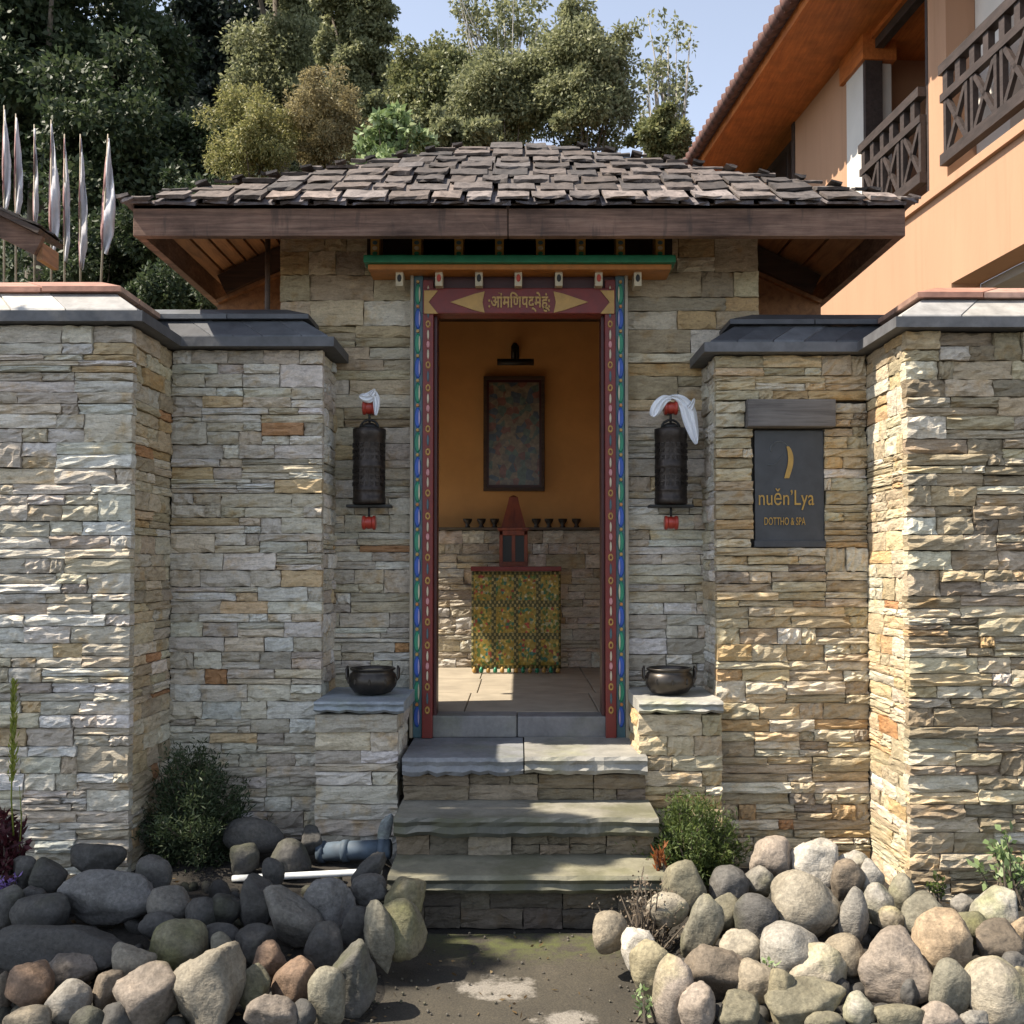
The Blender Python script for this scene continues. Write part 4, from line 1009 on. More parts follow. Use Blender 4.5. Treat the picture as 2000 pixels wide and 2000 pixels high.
# cx, cy, w, h in enlarged-crop units, tilt, colour, angular, label
LEFT = [
 (440,180,235,140,0,'dk',0,'dark grey boulder against the corner of the left wall'),
 (470,345,420,225,4,'bg',0,'large blue grey boulder with white streaks'),
 (690,245,150,170,10,'dg',0,'grey boulder behind the streaked blue grey boulder'),
 (215,265,150,180,0,'dk',0,'dark round boulder left of the streaked boulder'),
 (115,235,110,140,0,'dg',0,'grey boulder beside the purple flowers'),
 (180,420,240,165,8,'dk',0,'dark boulder under the streaked boulder'),
 (145,345,100,85,0,'dg',0,'small grey boulder below the purple flowers'),
 (35,385,130,170,0,'dg',0,'grey boulder at the left edge below the flowers'),
 (750,385,180,165,-6,'gr',1,'grey block shaped boulder below the dark bush'),
 (300,590,640,230,-3,'dk',1,'long dark flat boulder behind the front row'),
 (130,752,195,210,0,'ob',0,'brown round boulder near the bottom left corner'),
 (312,665,235,135,-4,'pk',1,'ridged grey brown stone beside the brown boulder'),
 (305,812,185,180,10,'wh',0,'whitish boulder at the bottom left'),
 (570,650,195,200,-35,'be',0,'tan grey tilted boulder in the front row'),
 (475,765,125,190,-20,'br',1,'brown angular stone leaning on the tan boulder'),
 (790,566,250,235,28,'ol',0,'olive mossy egg shaped boulder in the left heap'),
 (640,815,270,310,-10,'pk',1,'large pale angular rock at the bottom of the left heap'),
 (925,770,300,400,0,'be',1,'tall pointed tan rock in the left heap'),
 (990,525,150,120,0,'dk',0,'dark boulder behind the pointed tan rock'),
 (1005,605,110,210,25,'gg',0,'greenish upright stone beside the pointed tan rock'),
 (1130,562,160,160,0,'dk',0,'dark round boulder above the orange brown boulder'),
 (1195,622,145,160,0,'ob',0,'smaller orange brown boulder in the left heap'),
 (1305,722,190,190,0,'ob',0,'larger orange brown boulder in the left heap'),
 (1290,430,190,310,38,'gr',1,'jagged grey and tan stone lit by the sun'),
 (1140,372,150,250,0,'dk',1,'tall dark stone behind the jagged stone'),
 (1470,372,215,240,0,'bg',0,'smooth blue grey boulder below the white conduit'),
 (1640,318,150,140,0,'dg',0,'dark boulder beside the smooth blue grey boulder'),
 (1215,243,95,140,8,'dk',0,'small dark stone in front of the white conduit'),
 (1285,175,180,165,0,'dk',0,'dark boulder behind the white conduit'),
 (1130,75,260,150,-6,'dk',0,'dark broad boulder against the recessed wall'),
 (1085,185,130,150,0,'dk',0,'dark boulder at the right foot of the dark bush'),
 (1385,92,95,120,0,'dk',0,'small dark stone left of the blue pipe'),
 (1640,232,100,200,-38,'dk',1,'thin dark slab leaning below the blue pipe'),
 (1800,342,170,170,0,'yo',1,'mottled yellow stone at the left end of the lowest step'),
 (1790,485,185,255,12,'ol',0,'olive boulder in the left heap beside the path'),
 (1688,520,130,300,10,'gg',1,'tall narrow stone with a sunlit face beside the olive boulder'),
 (1570,692,205,300,-6,'dg',0,'dark grey ribbed oval boulder beside the path'),
 (1450,795,155,255,4,'gg',0,'green and tan oblong boulder at the bottom of the left heap'),
 (1130,765,140,215,10,'ol',1,'mossy stone beside the larger orange brown boulder'),
 (1210,868,230,175,-4,'pk',1,'pinkish grey stone at the bottom edge of the left heap'),
 (125,895,200,130,0,'ta',1,'tan stone at the bottom left edge'),
 (385,900,150,130,0,'dg',0,'dark grey stone at the bottom edge by the whitish boulder'),
 (15,770,80,180,0,'br',0,'brown stone cut by the left edge of the photo'),
 (1440,565,160,200,0,'dk',0,'dark boulder above the green and tan boulder'),
 (1590,475,140,170,0,'dk',0,'dark boulder left of the tall narrow stone'),
 (1000,410,140,150,0,'dk',0,'dark boulder in the shade under the bush'),
 (895,425,140,160,0,'dk',0,'dark boulder behind the olive mossy boulder'),
 (520,885,140,140,0,'dk',0,'dark stone left of the large pale angular rock'),
 (1340,868,120,120,0,'dk',0,'dark stone under the larger orange brown boulder'),
 (700,470,160,110,0,'dk',0,'dark low stone behind the long flat boulder'),
]
RIGHT = [
 (100,500,160,180,0,'ta',0,'tan round boulder at the right side of the path'),
 (425,302,180,235,-8,'ol',0,'olive egg shaped boulder beside the lowest step'),
 (505,485,165,300,-8,'gg',1,'tall grey olive boulder below the egg shaped one'),
 (592,415,140,165,0,'ol',0,'olive boulder behind the tall grey olive boulder'),
 (350,400,180,140,0,'be',0,'pale boulder behind the dry twigs'),
 (228,580,160,185,0,'wh',1,'whitish boulder among the dry twigs'),
 (285,662,190,235,0,'yo',0,'yellow olive boulder at the edge of the path'),
 (380,770,180,300,-3,'pk',0,'pink beige upright boulder at the edge of the path'),
 (575,685,285,240,0,'br',1,'brown mottled angular rock in the right heap'),
 (480,845,155,220,0,'pk',1,'pale pink pointed stone below the brown mottled rock'),
 (668,855,190,170,0,'ol',0,'olive boulder at the bottom below the brown mottled rock'),
 (672,572,180,165,0,'be',0,'beige boulder above the brown mottled rock'),
 (890,602,250,250,-10,'lg',0,'light grey smooth boulder with a weed beside it'),
 (1010,662,245,200,0,'be',1,'tan lumpy rock on the light grey boulder'),
 (962,385,285,295,0,'be',0,'large sunlit beige boulder in the middle of the right heap'),
 (1000,192,215,205,-12,'wh',0,'whitish pink boulder against the tan wall'),
 (815,185,190,205,8,'pk',1,'pinkish brown boulder right of the green shrub'),
 (1145,272,135,180,-14,'br',0,'dark brown egg shaped boulder by the sunlit wall corner'),
 (1172,212,165,140,0,'wh',0,'white boulder behind the dark brown egg'),
 (1250,265,110,165,-10,'lg',0,'pale grey boulder right of the dark brown egg'),
 (1175,432,128,245,0,'gr',0,'grey upright boulder right of the large beige boulder'),
 (1292,392,120,205,6,'lg',0,'grey beige boulder under the greenish egg'),
 (1390,330,110,165,0,'gg',0,'greenish grey egg at the foot of the wall corner'),
 (1340,452,110,120,0,'ta',0,'small tan boulder below the greenish egg'),
 (1500,442,232,215,0,'gg',0,'round greenish grey boulder in front of the dark wall'),
 (1560,562,245,290,8,'or_',1,'orange tan triangular rock in the right heap'),
 (1360,665,315,330,0,'pk',0,'largest brown pink boulder in the right heap'),
 (1130,612,180,185,0,'ta',0,'brown tan boulder left of the largest boulder'),
 (1355,517,95,70,0,'wh',0,'small white stone above the largest boulder'),
 (1430,572,48,48,0,'wh',0,'tiny white stone beside the orange tan rock'),
 (1600,765,180,275,0,'gg',0,'beige green upright boulder below the orange tan rock'),
 (1800,402,190,215,-20,'lg',0,'pale speckled boulder near the right edge'),
 (1660,392,105,115,0,'gr',1,'small grey block beside the pale speckled boulder'),
 (1685,482,145,135,0,'ol',0,'olive boulder below the small grey block'),
 (1830,562,235,215,0,'br',1,'brown rough boulder near the right edge'),
 (1915,500,80,130,0,'or_',0,'orange boulder cut by the right edge'),
 (1812,775,265,290,0,'be',0,'beige green pointed boulder in the bottom right corner'),
 (1200,845,138,150,0,'lg',0,'round bluish grey stone below the largest boulder'),
 (965,815,340,190,6,'ol',0,'olive brown saddle shaped boulder at the bottom'),
 (860,795,115,255,0,'yo',0,'yellow olive upright stone left of the saddle shaped boulder'),
 (742,722,180,185,0,'ta',0,'tan boulder below the light grey boulder'),
 (1380,885,215,110,0,'ol',0,'olive stone at the bottom under the largest boulder'),
 (1560,885,185,125,0,'pk',0,'pinkish stone at the bottom edge of the right heap'),
 (1050,900,170,90,0,'ol',0,'low olive stone at the bottom below the saddle shaped boulder'),
 (745,275,130,135,0,'gr',0,'greenish grey boulder in shade below the pinkish brown boulder'),
 (620,295,165,165,0,'dg',0,'dark boulder in shade under the green shrub'),
 (742,445,185,220,0,'dg',0,'dark grey boulder in shade left of the large beige boulder'),
 (1915,722,85,140,0,'yo',0,'yellow boulder cut by the right edge above the corner'),
 (1715,895,110,90,0,'gr',0,'grey stone at the bottom left of the corner boulder'),
 (1430,770,90,120,0,'dg',0,'dark stone right of the largest boulder'),
 (1890,650,120,110,0,'dg',0,'dark stone behind the corner boulder'),
]
SC = 850 / 1932
def heap_D(py): return 3.02 + max(0.0, (2010 - py)) / 360 * 1.10
def soil_z(x, y):
    d = max(0.0, abs(x) - 0.44 - 0.06 * math.sin(y * 7)); w = min(1.0, d / 0.16)
    w = w * w * (3 - 2 * w)
    h = 0.02 + 0.03 * max(0, y - 3.0) + 0.10 * max(0.0, min(1.0, (y - 3.3) / 1.0))
    if x > 0: h = 0.02 + 0.03 * max(0, y - 3.0) + 0.06 * max(0.0, 1 - abs(y - 3.7) / 0.45) - 0.03 * max(0.0, min(1.0, (y - 4.0) / 0.4))
    return -0.02 + w * (h + 0.02) + 0.012 * noise.noise(Vector((x * 6, y * 6, 0))) * w
for nm_, x0, x1 in (('planter_bed', -5.6, -0.36), ('planter_bed', 0.36, 5.6)):
    tag(grid_sheet(nm_, x0, x1, 2.2, 5.0, 70, 50, soil_z, M['soil']), kind='structure')
def boulders(lst, ox, side):
    for i, (cx, cy, w, h, tilt, col, ang, label) in enumerate(lst):
        px, py = ox + cx * SC, 1600 + cy * SC; pw, ph = w * SC, h * SC
        D = heap_D(py + ph * 0.18); r = random.Random(i * 7 + side * 1000)
        if px < 660 and py < 1690 and px > 420: D = min(4.5, D + 0.22)
        k = D / 2000; hw, hh = pw * k / 2, ph * k / 2; hd = min(hw, hh) * r.uniform(0.85, 1.1)
        lim = 4.17 if abs(gx(px, D)) > 1.5 else 4.6
        D = min(D, lim - hd)
        o = bpy.data.objects.new('boulder', rock_mesh(i * 13 + 5 + side * 500, ang or r.random() < 0.25)); COL.objects.link(o)
        o.location = at(px, py, D); o.scale = (hw * 1.07, hd, hh * 1.07); o.rotation_euler = (0, math.radians(-tilt), 0)
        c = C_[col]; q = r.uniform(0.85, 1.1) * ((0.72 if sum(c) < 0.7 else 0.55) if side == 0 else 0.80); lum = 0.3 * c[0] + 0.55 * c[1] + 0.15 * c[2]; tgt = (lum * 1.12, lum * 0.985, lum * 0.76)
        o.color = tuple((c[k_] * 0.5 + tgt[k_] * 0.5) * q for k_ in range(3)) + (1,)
        tag(o, label, 'boulder', 'boulders heaped left of the path' if side == 0 else 'boulders heaped right of the path')
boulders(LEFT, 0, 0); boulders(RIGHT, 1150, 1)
# small stones filling the gaps, beyond counting
rp = random.Random(77); bm = bmesh.new()
for k in range(420):
    s = rp.choice((-1, 1)); y = rp.uniform(2.95, 4.15); x = s * rp.uniform(0.50, 2.4)
    rr = rp.uniform(0.015, 0.045); z = soil_z(x, y) + rr * 0.2
    mt = Matrix.Translation((x, y, z)) @ Euler((rp.uniform(0, 6), rp.uniform(0, 6), 0)).to_matrix().to_4x4() @ Matrix.Diagonal((rr * rp.uniform(0.8, 1.6), rr, rr * rp.uniform(0.6, 0.9), 1))
    bmesh.ops.create_icosphere(bm, subdivisions=2, radius=1.0, matrix=mt)
for k in range(150):
    s = rp.choice((-1, 1)); y = rp.uniform(3.0, 4.05); x = s * rp.uniform(2.3, 5.0); rr = rp.uniform(0.06, 0.15)
    mt = Matrix.Translation((x, y, soil_z(x, y) + rr * 0.4)) @ Euler((rp.uniform(-.5, .5), rp.uniform(-.5, .5), rp.uniform(0, 6))).to_matrix().to_4x4() @ Matrix.Diagonal((rr * rp.uniform(0.8, 1.4), rr * rp.uniform(0.8, 1.2), rr * rp.uniform(0.7, 1.1), 1))
    bmesh.ops.create_icosphere(bm, subdivisions=3, radius=1.0, matrix=mt)
o = bm_obj('pebbles', bm, M['rock'], None, color=(0.05, 0.046, 0.04), smooth=True); tag(o, 'small stones filling the gaps between the boulders', 'pebbles', kind='stuff')

# ------------------------------------------------------------------ pipes left of the steps
M['pipeblue'] = mat_generic('blue_pipe', (0.055, 0.078, 0.105), 0.7, 0.5, 14, 0.1, 0.002)
M['pvc'] = mat_generic('white_conduit', (0.62, 0.63, 0.62), 0.45, 0.1, 20, 0.05, 0.001)
dp = thing('drain_pipe', 'blue grey plastic drain pipe beside the steps', 'pipe', tuple(at(690, 1665, 4.3)))
a_, b_ = at(622, 1664, 4.34), at(762, 1658, 4.30); dirv = (b_ - a_).normalized()
tube('pipe', [a_, b_], 0.040, M['pipeblue'], dp, 20)
for t in (0.0, 0.34, 0.86): tube('collar', [a_.lerp(b_, t), a_.lerp(b_, t + 0.09)], 0.0455, M['pipeblue'], dp, 20)
o = bpy.data.objects.new('stone_flake', rock_mesh(991, 1)); COL.objects.link(o); o.location = at(752, 1622, 4.31); o.scale = (0.030, 0.016, 0.075); o.rotation_euler = (0, math.radians(14), 0.3); o.color = (0.22, 0.24, 0.26, 1)
tag(o, 'thin grey stone flake standing upright behind the blue pipe', 'stone')
cd = tube('white_conduit', [at(455, 1716, 4.16), at(560, 1711, 4.12), at(700, 1704, 4.07), at(745, 1702, 4.05)], 0.0135, M['pvc'], None, 12)
tag(cd, 'thin white plastic conduit lying behind the left boulders', 'conduit')

# ------------------------------------------------------------------ foliage
def leaf_obj(name, P, Dr, L, W, mat, parent=None, seed=0, kindf=None):
    """one mesh of diamond leaves. P base points, Dr directions, L lengths, W widths (numpy)"""
    g = np.random.default_rng(seed); n = len(P)
    Dr = Dr / (np.linalg.norm(Dr, axis=1, keepdims=True) + 1e-9)
    rnd = g.normal(size=(n, 3)); S = np.cross(Dr, rnd); S /= (np.linalg.norm(S, axis=1, keepdims=True) + 1e-9)
    N_ = np.cross(S, Dr); L = np.broadcast_to(L, n)[:, None]; W = np.broadcast_to(W, n)[:, None]
    v = np.stack([P, P + Dr * L * 0.45 + S * W * 0.5 + N_ * W * 0.12, P + Dr * L, P + Dr * L * 0.45 - S * W * 0.5 + N_ * W * 0.12], 1).reshape(-1, 3)
    me = bpy.data.meshes.new(name); me.vertices.add(4 * n); me.vertices.foreach_set('co', v.ravel().astype(np.float32))
    me.loops.add(4 * n); me.loops.foreach_set('vertex_index', np.arange(4 * n, dtype=np.int32))
    me.polygons.add(n); me.polygons.foreach_set('loop_start', np.arange(0, 4 * n, 4, dtype=np.int32)); me.polygons.foreach_set('loop_total', np.full(n, 4, dtype=np.int32))
    me.update(calc_edges=True); me.materials.append(mat)
    return link(name, me, None, parent)
def crown_points(c, rx, ry, rz, nclump, n, seed, clr=(0.18, 0.42), flat=0.8, inner=0.2):
    """leaves gathered on many uneven boughs; the outline is lobed, not an ellipsoid"""
    g = np.random.default_rng(seed)
    d = g.normal(size=(nclump, 3)); d /= np.linalg.norm(d, axis=1, keepdims=True)
    lob = np.array([1.0 + 0.75 * noise.noise(Vector(q) * 1.7 + Vector((seed, 0, 0))) for q in d])
    rad = (inner + (1 - inner) * g.random(nclump) ** 0.45) * lob
    cc = d * rad[:, None] * np.array([rx, ry, rz]) * 0.88
    cr = g.uniform(clr[0], clr[1], nclump) * min(rx, rz, 1.7) * (1.15 - 0.35 * rad)
    w = cr ** 2; idx = g.choice(nclump, n, p=w / w.sum())
    e = g.normal(size=(n, 3)); e /= np.linalg.norm(e, axis=1, keepdims=True)
    rr = cr[idx] * (0.35 + 0.85 * g.random(n) ** 0.8)
    stretch = g.uniform(0.6, 1.5, (nclump, 3)); off = e * rr[:, None] * stretch[idx]; off[:, 2] *= flat
    P = np.array(c) + cc[idx] + off
    dr = e * 0.6 + g.normal(size=(n, 3)) * 0.6 + np.array([0, 0, -0.3])
    return P, dr, np.array(c) + cc, cr
M['bark'] = mat_wood('bark', (0.12, 0.095, 0.07), (0.05, 0.04, 0.03), (8, 8, 2), 0.9, 0.02)
M['bark_pale'] = mat_wood('pale_bark', (0.34, 0.32, 0.29), (0.2, 0.18, 0.16), (8, 8, 2), 0.9, 0.02)
LF = {
 'dark': mat_leaf('leaf_dark', (0.026, 0.042, 0.018), (0.048, 0.070, 0.030), (0.085, 0.105, 0.052)),
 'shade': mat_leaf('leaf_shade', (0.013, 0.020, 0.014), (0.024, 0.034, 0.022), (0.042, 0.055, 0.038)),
 'grey': mat_leaf('leaf_grey_green', (0.12, 0.135, 0.065), (0.235, 0.245, 0.125), (0.34, 0.345, 0.20), 0.45),
 'olive': mat_leaf('leaf_olive', (0.14, 0.15, 0.050), (0.26, 0.25, 0.095), (0.38, 0.345, 0.155), 0.45),
 'brown': mat_leaf('leaf_brown_olive', (0.17, 0.145, 0.068), (0.295, 0.245, 0.125), (0.38, 0.33, 0.18), 0.45),
 'bright': mat_leaf('leaf_bright', (0.12, 0.18, 0.06), (0.25, 0.33, 0.15), (0.45, 0.52, 0.32)),
 'mid': mat_leaf('leaf_mid', (0.085, 0.10, 0.042), (0.185, 0.20, 0.085), (0.30, 0.295, 0.14)),
 'shrub': mat_leaf('leaf_shrub', (0.045, 0.070, 0.018), (0.085, 0.120, 0.030), (0.13, 0.16, 0.045)),
 'dry': mat_leaf('leaf_dry', (0.16, 0.12, 0.085), (0.24, 0.19, 0.14), (0.30, 0.26, 0.20)),
 'litter': mat_leaf('leaf_litter', (0.08, 0.05, 0.025), (0.17, 0.11, 0.05), (0.26, 0.19, 0.10)),
 'rust': mat_leaf('leaf_rust', (0.22, 0.06, 0.02), (0.32, 0.12, 0.04)),
 'purple': mat_leaf('petal_purple', (0.22, 0.12, 0.42), (0.36, 0.24, 0.55)),
 'wine': mat_leaf('leaf_wine', (0.035, 0.008, 0.012), (0.07, 0.015, 0.02)),
 'grass': mat_leaf('grass_blade', (0.16, 0.20, 0.03), (0.26, 0.28, 0.05)),
}
def tree(name, label, px, py, D, rx, rz, lf, nclump, n, ls, seed, bark='bark', clr=(0.18, 0.42), inner=0.2, limbs=9, lw=0.55, group='trees on the hillside', cat='tree'):
    c = at(px, py, D); base = Vector((c.x + 0.1, c.y, hill_z(c.x, c.y) - 0.3))
    if base.z > c.z - rz * 0.6: base.z = c.z - rz - 0.4
    t_ = thing(name, label, cat, tuple(base), group)
    P, dr, cc, cr = crown_points(c, rx, rx * 0.9, rz, nclump, n, seed, clr=clr, inner=inner)
    g = np.random.default_rng(seed + 1)
    leaf_obj('crown', P, dr, ls * g.uniform(0.7, 1.3, n), ls * lw * g.uniform(0.7, 1.3, n), LF[lf], t_, seed)
    bm = bmesh.new(); rr = random.Random(seed); tr = max(0.05, 0.07 * rz)
    top = c + Vector((0, 0, rz * 0.45)); mid = base.lerp(top, 0.5) + Vector((rr.uniform(-.15, .15), 0, 0)) * rz * 0.3
    add_tube(bm, [base, base.lerp(mid, 0.5), mid, mid.lerp(top, 0.6), top], [tr, tr * 0.85, tr * 0.65, tr * 0.4, tr * 0.12], 7)
    for k in range(limbs):
        q = Vector(cc[rr.randrange(len(cc))]); s0 = mid.lerp(top, rr.uniform(-0.2, 0.7)); m_ = s0.lerp(q, 0.5) + Vector((0, 0, -0.08 * rz))
        add_tube(bm, [s0, m_, q], [tr * 0.35, tr * 0.22, tr * 0.06], 5)
    bm_obj('trunk', bm, M[bark], t_, smooth=True)
    return t_
T = 'broadleaf_tree'
tree(T, 'large dark green tree filling the top left corner', 70, 110, 21, 2.9, 4.4, 'dark', 130, 60000, 0.16, 101)
tree(T, 'dark tree at left behind the white flags', 255, 330, 19, 1.6, 2.2, 'dark', 60, 26000, 0.13, 102)
tree(T, 'deep shaded tree behind, left of the vine covered trees', 400, 60, 29, 2.8, 5.4, 'shade', 90, 36000, 0.2, 103)
tree('vine_covered_tree', 'vine covered tree in half shade, left of the bright vine column', 535, 70, 25, 1.25, 4.2, 'grey', 80, 36000, 0.11, 104)
tree(T, 'dark shaded tree between the two vine covered trees', 600, 60, 28, 1.5, 4.6, 'shade', 60, 22000, 0.18, 105)
tree('vine_covered_tree', 'tall vine covered tree column at the edge of the sky', 700, 110, 23, 0.85, 3.1, 'grey', 80, 42000, 0.095, 106, lw=0.7)
tree('olive_bush', 'olive green bush above the left end of the roof', 495, 270, 17, 0.8, 0.95, 'olive', 46, 26000, 0.062, 107, cat='bush', lw=0.4)
tree('olive_bush', 'brownish olive bush beside the vine column', 628, 245, 17.6, 0.78, 0.85, 'brown', 46, 26000, 0.062, 108, cat='bush', lw=0.4)
tree('leafy_bush', 'bright pale green bush with broad leaves above the roof', 768, 285, 14.5, 0.52, 0.42, 'bright', 26, 2600, 0.12, 109, cat='bush', lw=0.6)
tree(T, 'rounded tree right of the vine column', 862, 190, 20, 1.0, 1.25, 'mid', 90, 42000, 0.085, 110)
tree(T, 'rounded tree behind the middle of the roof', 985, 205, 18.5, 0.95, 1.05, 'grey', 80, 40000, 0.075, 111)
tree(T, 'tall rounded tree just left of the thin bare tree', 1135, 165, 18, 0.98, 1.18, 'grey', 100, 50000, 0.078, 112)
tree(T, 'low dark tree at the foot of the thin bare tree', 1290, 275, 17, 0.55, 0.5, 'mid', 26, 9000, 0.09, 113)
tree('thin_tree', 'thin nearly bare tree against the sky', 1305, 150, 20, 0.72, 1.35, 'grey', 60, 1500, 0.10, 114, 'bark_pale', (0.12, 0.25), limbs=42)
tree('thin_tree', 'wispy tree top against the sky above the rounded trees', 985, 40, 23, 1.6, 1.1, 'grey', 70, 3800, 0.11, 115, 'bark_pale', (0.10, 0.24), limbs=46)
tree(T, 'rounded tree low behind the roof ridge', 900, 265, 16, 0.8, 0.45, 'grey', 30, 12000, 0.09, 116)
tree('leafy_bush', 'dark bush behind the left end of the roof', 360, 470, 13.5, 0.75, 0.85, 'dark', 40, 16000, 0.075, 117, cat='bush')
tree('leafy_bush', 'dark bush behind the white flags', 190, 520, 14, 1.0, 0.8, 'dark', 40, 16000, 0.08, 118, cat='bush')
tree('leafy_bush', 'dark bush behind the coping of the left wall', 330, 600, 11.5, 0.9, 0.45, 'dark', 36, 14000, 0.06, 119, cat='bush')
tree('leafy_bush', 'grey green bush between dark bush and olive bush', 400, 300, 20, 0.9, 0.9, 'dark', 40, 16000, 0.11, 120, cat='bush')
# unseen tree added outside the left edge, crowns shaped to shade boulders and lower steps
shade_tree = thing('broadleaf_tree', 'unseen leafy tree added outside the left edge to cast shade', 'tree', (-5.6, 3.3, 0.0))
P, dr, cc, cr = crown_points((-4.65, 3.18, 4.6), 0.95, 0.34, 0.5, 60, 13000, 150)
leaf_obj('crown', P, dr, 0.085, 0.05, LF['mid'], shade_tree, 151)
P, dr, cc3, cr = crown_points((-3.56, 3.67, 4.65), 0.38, 0.24, 0.25, 26, 7500, 154, inner=0.1)
leaf_obj('crown', P, dr, 0.075, 0.045, LF['mid'], shade_tree, 155)
P, dr, cc2, cr = crown_points((-6.4, 2.9, 5.2), 1.4, 1.1, 1.1, 50, 12000, 152)
leaf_obj('crown', P, dr, 0.085, 0.05, LF['mid'], shade_tree, 153)
bm = bmesh.new(); add_tube(bm, [(-5.9, 3.3, 0), (-5.8, 3.3, 2.4), (-6.0, 3.3, 4.2), (-6.2, 3.2, 5.6)], [0.2, 0.16, 0.11, 0.03], 9); add_tube(bm, [(-5.85, 3.3, 2.9), (-5.0, 3.35, 4.2), (-3.4, 3.45, 4.7)], [0.09, 0.06, 0.015], 7)
bm_obj('trunk', bm, M['bark'], shade_tree, smooth=True)
# undergrowth clothing the hillside
g = np.random.default_rng(300); n = 42000
xs = g.uniform(-26, 14, n); ys = 13 + 30 * g.random(n) ** 1.5
zs = np.array([hill_z(x, y) for x, y in zip(xs, ys)]) + g.uniform(0, 0.5, n) ** 1.0
P = np.stack([xs, ys, zs], 1); o = leaf_obj('hill_undergrowth', P, g.normal(size=(n, 3)) + np.array([0, 0, 0.6]), 0.22 * g.uniform(0.6, 1.4, n), 0.13 * g.uniform(0.6, 1.4, n), LF['dark'], None, 301)
tag(o, 'dense dark undergrowth on the hillside', 'undergrowth', kind='stuff')

def shrub(name, label, px, py, D, rx, rz, lf, n, ll, lw, seed, nstem=26, cat='shrub', up=0.6, zbase=None, parts=()):
    c = at(px, py, D); zb = soil_z(c.x, c.y) if zbase is None else zbase
    base = Vector((c.x, c.y, zb)); t_ = thing(name, label, cat, tuple(base))
    g = np.random.default_rng(seed); P = []; Dd = []; bm = bmesh.new()
    for k in range(nstem):
        th = g.uniform(0, 2 * math.pi); q = g.random() ** 0.6 * (1.0 if g.random() < 0.85 else 1.5); ph = g.uniform(-0.75, 1.0) * (1.0 if g.random() < 0.88 else 1.45)
        tip = Vector((c.x + rx * q * math.cos(th) * math.sqrt(max(0.1, 1 - 0.5 * ph * ph)), c.y + rx * 0.8 * q * math.sin(th), c.z + rz * ph * math.sqrt(max(0.05, 1 - 0.55 * q * q))))
        b0 = base + Vector((g.normal() * 0.03, g.normal() * 0.03, 0)); m_ = b0.lerp(tip, 0.55) + Vector((0, 0, 0.06 * rz))
        add_tube(bm, [b0, m_, tip], [0.006, 0.004, 0.0015], 5, False)
        k_n = n // nstem; ts = 0.35 + 0.7 * g.random(k_n) ** 0.6
        pts = np.array([b0.lerp(m_, min(1, t * 2)) if t < 0.5 else m_.lerp(tip, (t - 0.5) * 2) for t in ts])
        P.append(pts + g.normal(size=(k_n, 3)) * rx * 0.10); Dd.append(np.array(tip - b0)[None, :] / (tip - b0).length * up + g.normal(size=(k_n, 3)) * 0.6)
    P = np.concatenate(P); Dd = np.concatenate(Dd)
    bm_obj('stems', bm, M['bark'], t_)
    leaf_obj('foliage', P, Dd, ll * g.uniform(0.6, 1.4, len(P)), lw * g.uniform(0.7, 1.3, len(P)), LF[lf], t_, seed + 1)
    return t_
shrub('evergreen_shrub', 'dark evergreen shrub in the left wall corner', 378, 1615, 4.40, 0.215, 0.32, 'dark', 21000, 0.026, 0.006, 401, 120)
shrub('evergreen_shrub', 'sunlit green shrub right of the steps', 1355, 1640, 4.25, 0.185, 0.155, 'shrub', 13000, 0.024, 0.006, 402, 80)
rs = shrub('withered_plant', 'small rust red withered plant at the foot of the sunlit shrub', 1292, 1672, 4.05, 0.03, 0.055, 'rust', 120, 0.035, 0.012, 403, 8, 'plant', 1.2)
shrub('dry_plant', 'dry twiggy plant with small seed heads beside the path', 1255, 1790, 3.72, 0.16, 0.13, 'dry', 900, 0.012, 0.009, 404, 60, 'plant')
shrub('weed', 'small bright green weed beside the light grey boulder', 1507, 1897, 3.30, 0.035, 0.025, 'bright', 70, 0.022, 0.012, 405, 8, 'plant', 0.5)
shrub('weed', 'small green weed at the edge of the path', 1258, 1948, 3.17, 0.03, 0.03, 'bright', 60, 0.020, 0.012, 406, 8, 'plant', 0.5)
shrub('wall_creeper', 'green leafy weed at the foot of the right edge wall', 1975, 1690, 4.08, 0.10, 0.13, 'bright', 260, 0.035, 0.022, 407, 16, 'plant', 0.5)
shrub('wall_creeper', 'small green weed where the right edge wall meets the boulders', 1830, 1722, 4.12, 0.05, 0.03, 'shrub', 90, 0.02, 0.012, 408, 8, 'plant', 0.5)
shrub('flowering_plant', 'wine leaved plant with purple flowers at the left edge', 8, 1660, 3.95, 0.07, 0.15, 'wine', 500, 0.05, 0.016, 409, 20, 'plant')
fl2 = shrub('flower_spray', 'purple flowers in front of the left edge wall', 22, 1715, 3.9, 0.055, 0.07, 'purple', 150, 0.02, 0.012, 410, 12, 'flowers', 0.4)
# tall grass spike
gt = thing('grass_spike', 'tall yellow green grass spike in front of the left edge wall', 'grass', tuple(at(25, 1680, 3.95)))
tube('stalk', [at(30, 1690, 3.95), at(22, 1560, 3.95), at(25, 1450, 3.95), at(28, 1335, 3.95)], [0.0035, 0.003, 0.0025, 0.001], LF['grass'], gt, 6)
tube('stalk', [at(36, 1690, 3.95), at(42, 1600, 3.95), at(38, 1535, 3.95)], [0.003, 0.002, 0.001], LF['grass'], gt, 6)
g = np.random.default_rng(9); n = 420; tt = g.random(n)
P = np.array([at(24 + 3 * t + g.normal() * 3.2 * (1.1 - abs(t - 0.3)), 1530 - 195 * t, 3.95 + g.normal() * 0.008) for t in tt])
leaf_obj('spike', P, g.normal(size=(n, 3)) * 0.25 + np.array([0, 0, 1.0]), 0.03, 0.006, LF['grass'], gt, 12)

